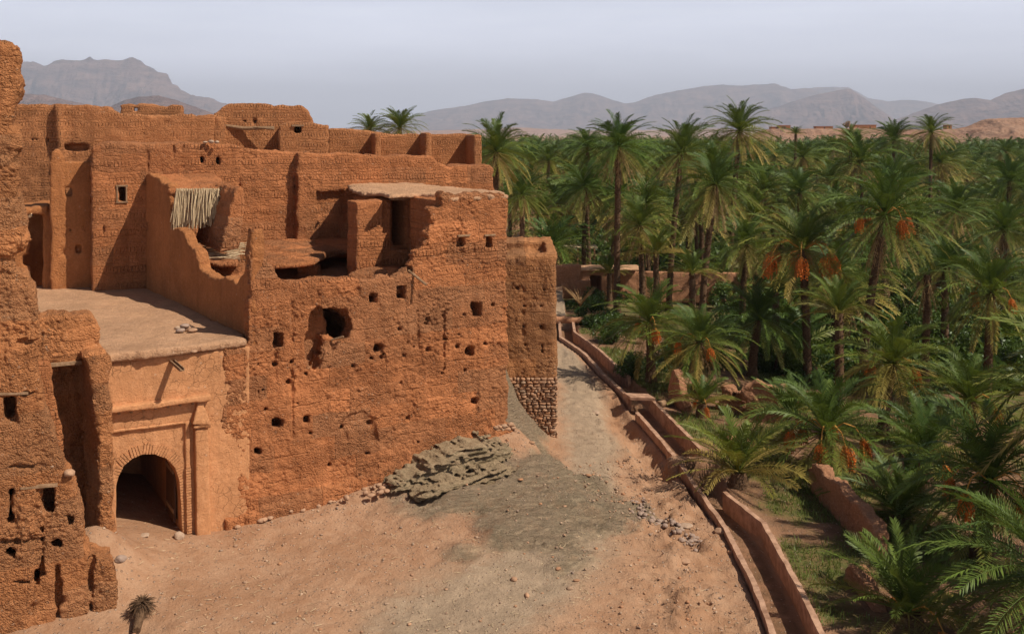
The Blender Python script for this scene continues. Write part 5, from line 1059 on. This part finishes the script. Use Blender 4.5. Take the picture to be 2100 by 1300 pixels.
# dry twiggy bush on the track edge
e = empty('dry_bush', G(1190, 628, -.2), 'dry leafless thorn bush at the track edge before the gate room', 'bush'); mb = MB(); rn = random.Random(3)
for i in range(60): a = rn.uniform(0, 6.28); l = rn.uniform(.5, 1.6); mb.tube([origin_of(e), origin_of(e)+np.array([cos(a)*l*.5, sin(a)*l*.5, l*.7]), origin_of(e)+np.array([cos(a)*l, sin(a)*l, l*1.1])], [.03, .02, .008], 3)
mb.build('branches', M['dead'], e)
# ------------------------------------------------------------------ stones
def stone(px, py, size, label, z=None, mat='stone', flat=.6, name='boulder', grp=None, seed=1):
    w = G(px, py, 0)
    for _ in range(12): w = G(px, py, tz(w[0], w[1])) if z is None else G(px, py, z)
    V, F = stones([w+np.array([0, 0, size*flat*.35])], [size], flat, 2, seed); o = mk(name, V, F, M[mat]); return tag(o, label, 'stone', grp)
stone(368, 1103, .22, 'pale angular boulder at the foot of the gate pilaster', seed=3, mat='gravel', flat=.75)
stone(247, 1148, .15, 'small grey boulder on the dust below the buttress', seed=4, mat='paving'); stone(297, 1098, .15, 'flat worn stone on the gate threshold', seed=5, mat='gravel', flat=.35)
stone(105, 955, .2, 'large pale round stone set on the crumbling tower edge', z=4.6, seed=6, mat='gravel'); stone(142, 972, .16, 'orange stone right of the pale one on the tower edge', z=4.35, seed=7)
stone(398, 722, .1, 'small stone lying on the lip of the terrace', z=6.85, seed=8); stone(1222, 846, .25, 'flat pale stone bedded in the track near the palm shadow', mat='gravel', flat=.25, seed=9)
stone(490, 357, .2, 'grey stone on the hut roof edge', z=11.9, mat='paving', seed=12)
for i, (dx, dy, s_, m_, lb) in enumerate([(0, 0, .20, 'paving', 'grey stone at the left of the little roof heap'), (14, -4, .22, 'stone', 'red-brown stone at the middle of the little roof heap'), (26, -1, .20, 'stone', 'flat brown stone at the right of the little roof heap'), (9, -10, .17, 'paving', 'topmost stone of the little roof heap'), (-6, -6, .12, 'gravel', 'smallest pale stone of the little roof heap')]):
    stone(370+dx, 680+dy, s_, lb, z=6.85+(.14 if i == 3 else 0), mat=m_, seed=20+i)
for i, (x, y) in enumerate([(421, 292), (433, 291), (445, 292)]): 
    w = P(x, y, 46.6); V, F = stones([w], [.13], .7, 1, 30+i); o = mk('boulder', V, F, M['gravel']); tag(o, ['left', 'middle', 'right'][i]+' of three pale stones on the parapet of the tall house', 'stone')
w = G(60, 700, 0)
# heap of river cobbles at the bend of the track
rs = random.Random(6); 
for i in range(120):
    t = rs.random(); px = 1303+t*125+rs.gauss(0, 10); py = 1022+t*68+rs.gauss(0, 9-4*t); w = G(px, py, 0); w[2] = tz(w[0], w[1]); s_ = rs.uniform(.05, .13)
    V, F = stones([w+np.array([0, 0, s_*.3])], [s_], .6, 1, 2000+i); o = mk('cobble', V, F, M['paving']); tag(o, 'grey river cobble in the spilled heap at the bend of the track', 'stone', 'cobbles spilled at the bend of the track')
stone(1408, 1078, .26, 'flat square slab of stone at the lower end of the cobble heap', mat='gravel', flat=.2, name='stone_slab', seed=61); stone(1478, 1092, .24, 'broken brown block near the channel wall', mat='stone', flat=.5, name='block', seed=62); stone(1402, 1152, .22, 'squared orange block on the rough bank', mat='stone', flat=.5, name='block', seed=63)
# facade foot stones
for i in range(70):
    t = rs.random(); px = 470+t*350; py0 = 1072-t*82; w = G(px, py0+rs.gauss(0, 5), .4); s_ = rs.uniform(.07, .17)
    for _ in range(6): w = G(px, py0+rs.uniform(-4, 14), tz(w[0], w[1]))
    V, F = stones([w+np.array([0, 0, s_*.3])], [s_], .65, 1, 2200+i); o = mk('stone', V, F, M['stone']); tag(o, 'rounded reddish stone in the rubble line along the foot of the front wall', 'stone', 'stones along the foot of the front wall')
# scattered gravel
def scatter(n, x0, x1, y0, y1, smin, smax, seed, test=None):
    r = np.random.default_rng(seed); X = r.uniform(x0, x1, n); Y = r.uniform(y0, y1, n)
    if test is not None: m = test(X, Y, r); X, Y = X[m], Y[m]
    Z = terr(X, Y); s_ = smin*(smax/smin)**(r.random(len(X))**3); return np.stack([X, Y, Z+s_*.25], 1), s_
def bk(X, Y, r):
    c = chan_d(X, Y)*_cs; s = (X-Fr.O[0])*Fr.u[0]+(Y-Fr.O[1])*Fr.u[1]; q = (X-Fr.O[0])*Fr.n[0]+(Y-Fr.O[1])*Fr.n[1]
    dens = .12+.88*np.exp(-((c+3.3)/1.9)**2)*np.clip(.5+1.6*fbm(X, Y, 0*X, .5, 3, 40), 0, 1)+.5*np.exp(-(q/1.2)**2)*(s > 0); return (c < -chw-.25) & (q > .25) & (r.random(len(X)) < dens)
C_, s_ = scatter(60000, -14, 15, 25, 60, .015, .075, 41, bk); V, F = stones(C_, s_, .6, 0, 42); o = mk('gravel', V, F, M['gravel'], smooth=False); tag(o, 'loose stones and gravel scattered over the track and its rough banks', 'gravel', kind='stuff')
C_, s_ = scatter(5200, -12, 15, 26, 56, .035, .12, 43, bk); V, F = stones(C_, s_, .6, 1, 44); o = mk('rubble_stones', V, F, M['stone']); tag(o, 'scattered fist-sized rubble on the banks of the track', 'rubble', kind='stuff')
# straw and twigs blown over the yard
mb = MB(); rn = random.Random(77)
for i in range(420):
    w = G(rn.uniform(250, 1250), rn.uniform(1090, 1299), .05) if rn.random() < .6 else G(rn.uniform(1180, 1560), rn.uniform(900, 1290), -.2); w[2] = tz(w[0], w[1])+.02; a = rn.uniform(0, 6.28); l = rn.uniform(.06, .28); mb.tube([w, w+np.array([cos(a)*l*.5, sin(a)*l*.5, .02]), w+np.array([cos(a+.3)*l, sin(a+.3)*l, 0])], .007, 3)
o = mb.build('straw', M['reed']); tag(o, 'scattered bits of straw and dry twigs on the dusty yard', 'straw', kind='stuff')
# dead palm stump lying by the near tower
e = empty('palm_stump', G(285, 1275, .1), 'uprooted dry palm stump with splayed roots lying by the near tower', 'stump'); b0 = origin_of(e); b0[2] = tz(b0[0], b0[1]); mb = MB(); mb.tube([b0+np.array([.2, -.7, .08]), b0+np.array([.08, -.2, .15]), b0+np.array([0, .3, .25])], [.11, .13, .17], 10)
for i in range(420): a = rn.uniform(0, 6.28); el = rn.uniform(-.3, 1.2); l = rn.uniform(.2, .48); c = b0+np.array([0, .25, .3]); d = np.array([cos(a)*cos(el), sin(a)*cos(el), sin(el)]); mb.tube([c, c+d*l*.6, c+d*l+np.array([0, 0, -.12])], [.02, .013, .006], 3)
mb.build('stump', M['trunk'], e)
lg = empty('palm_log', G(1380, 872, -.4), 'palm log lying across beside the channel right of the slab', 'log'); mb = MB(); a = G(1350, 829, -.25); b = G(1394, 820, -.35); mb.tube([a, (a+b)/2, b], [.17, .18, .16], 10); mb.build('log', M['wood'], lg)
# bare dead trunk with hanging straw
a = P(1897, 565, 58); z = tz(a[0], 58); e = empty('dead_palm', (a[0], 58, z), 'dead palm stump wrapped in hanging straw, standing among dark bushes', 'palm'); inst('trunk', me_of('trunk', *trunk(a[2]-z, .22, .18, .02, 77), M['trunk']), e); inst('dead_fronds', CR['dead', 2], e, (.1, 0, a[2]-z), 0, (.45, .45, .75))
# pale tree on the plateau
c = P(1737, 265, 902); e = empty('plateau_tree', c, 'pale bare-looking tree between the low houses on the plateau', 'tree'); V, F = leafcloud(1500, 3.4, 3.4, 4.2, 99, .5, 12); mk('crown', V+c+[0, 0, 2], F, M['dead'], e, smooth=False); mb = MB(); mb.tube([c-np.array([0, 0, 1]), c+np.array([0, 0, 4])], [.5, .3], 6); mb.build('trunk', M['trunk'], e)
c = P(1608, 272, 890); e = empty('plateau_tree', c-np.array([0, 0, 1]), 'low green scrubby tree below the leftmost plateau house', 'tree'); V, F = leafcloud(900, 9, 3, 3, 98, .6, 12); mk('crown', V+c, F, M['bush'], e, smooth=False)
# green bottle lying by the channel
bt = G(1577, 1287, -.35); bt[2] = tz(bt[0], bt[1])+.05; mb = MB(); mb.tube([bt, bt+np.array([.14, .05, 0]), bt+np.array([.2, .07, .01]), bt+np.array([.26, .09, .01])], [.05, .05, .02, .018], 10)
mg, n_, b_ = newmat('green plastic'); b_.inputs['Base Color'].default_value = (.02, .22, .04, 1); b_.inputs['Roughness'].default_value = .25; o = mb.build('bottle', mg); tag(o, 'small green bottle lying by the channel wall at the bottom edge', 'bottle')
# ------------------------------------------------------------------ air
hz = MB(); hz.box((0, 14600, 700), (28000, 0, 0), (0, 14700, 0), (0, 0, 733)); 
hm = bpy.data.materials.new('haze air'); hm.use_nodes = True; t = hm.node_tree; t.nodes.clear(); ou = t.nodes.new('ShaderNodeOutputMaterial'); pv = t.nodes.new('ShaderNodeVolumePrincipled')
pv.inputs['Color'].default_value = (.82, .87, 1, 1); pv.inputs['Density'].default_value = 6.4e-5; pv.inputs['Anisotropy'].default_value = 0; t.links.new(pv.outputs[0], ou.inputs['Volume'])
o = hz.build('haze', hm); tag(o, kind='stuff')
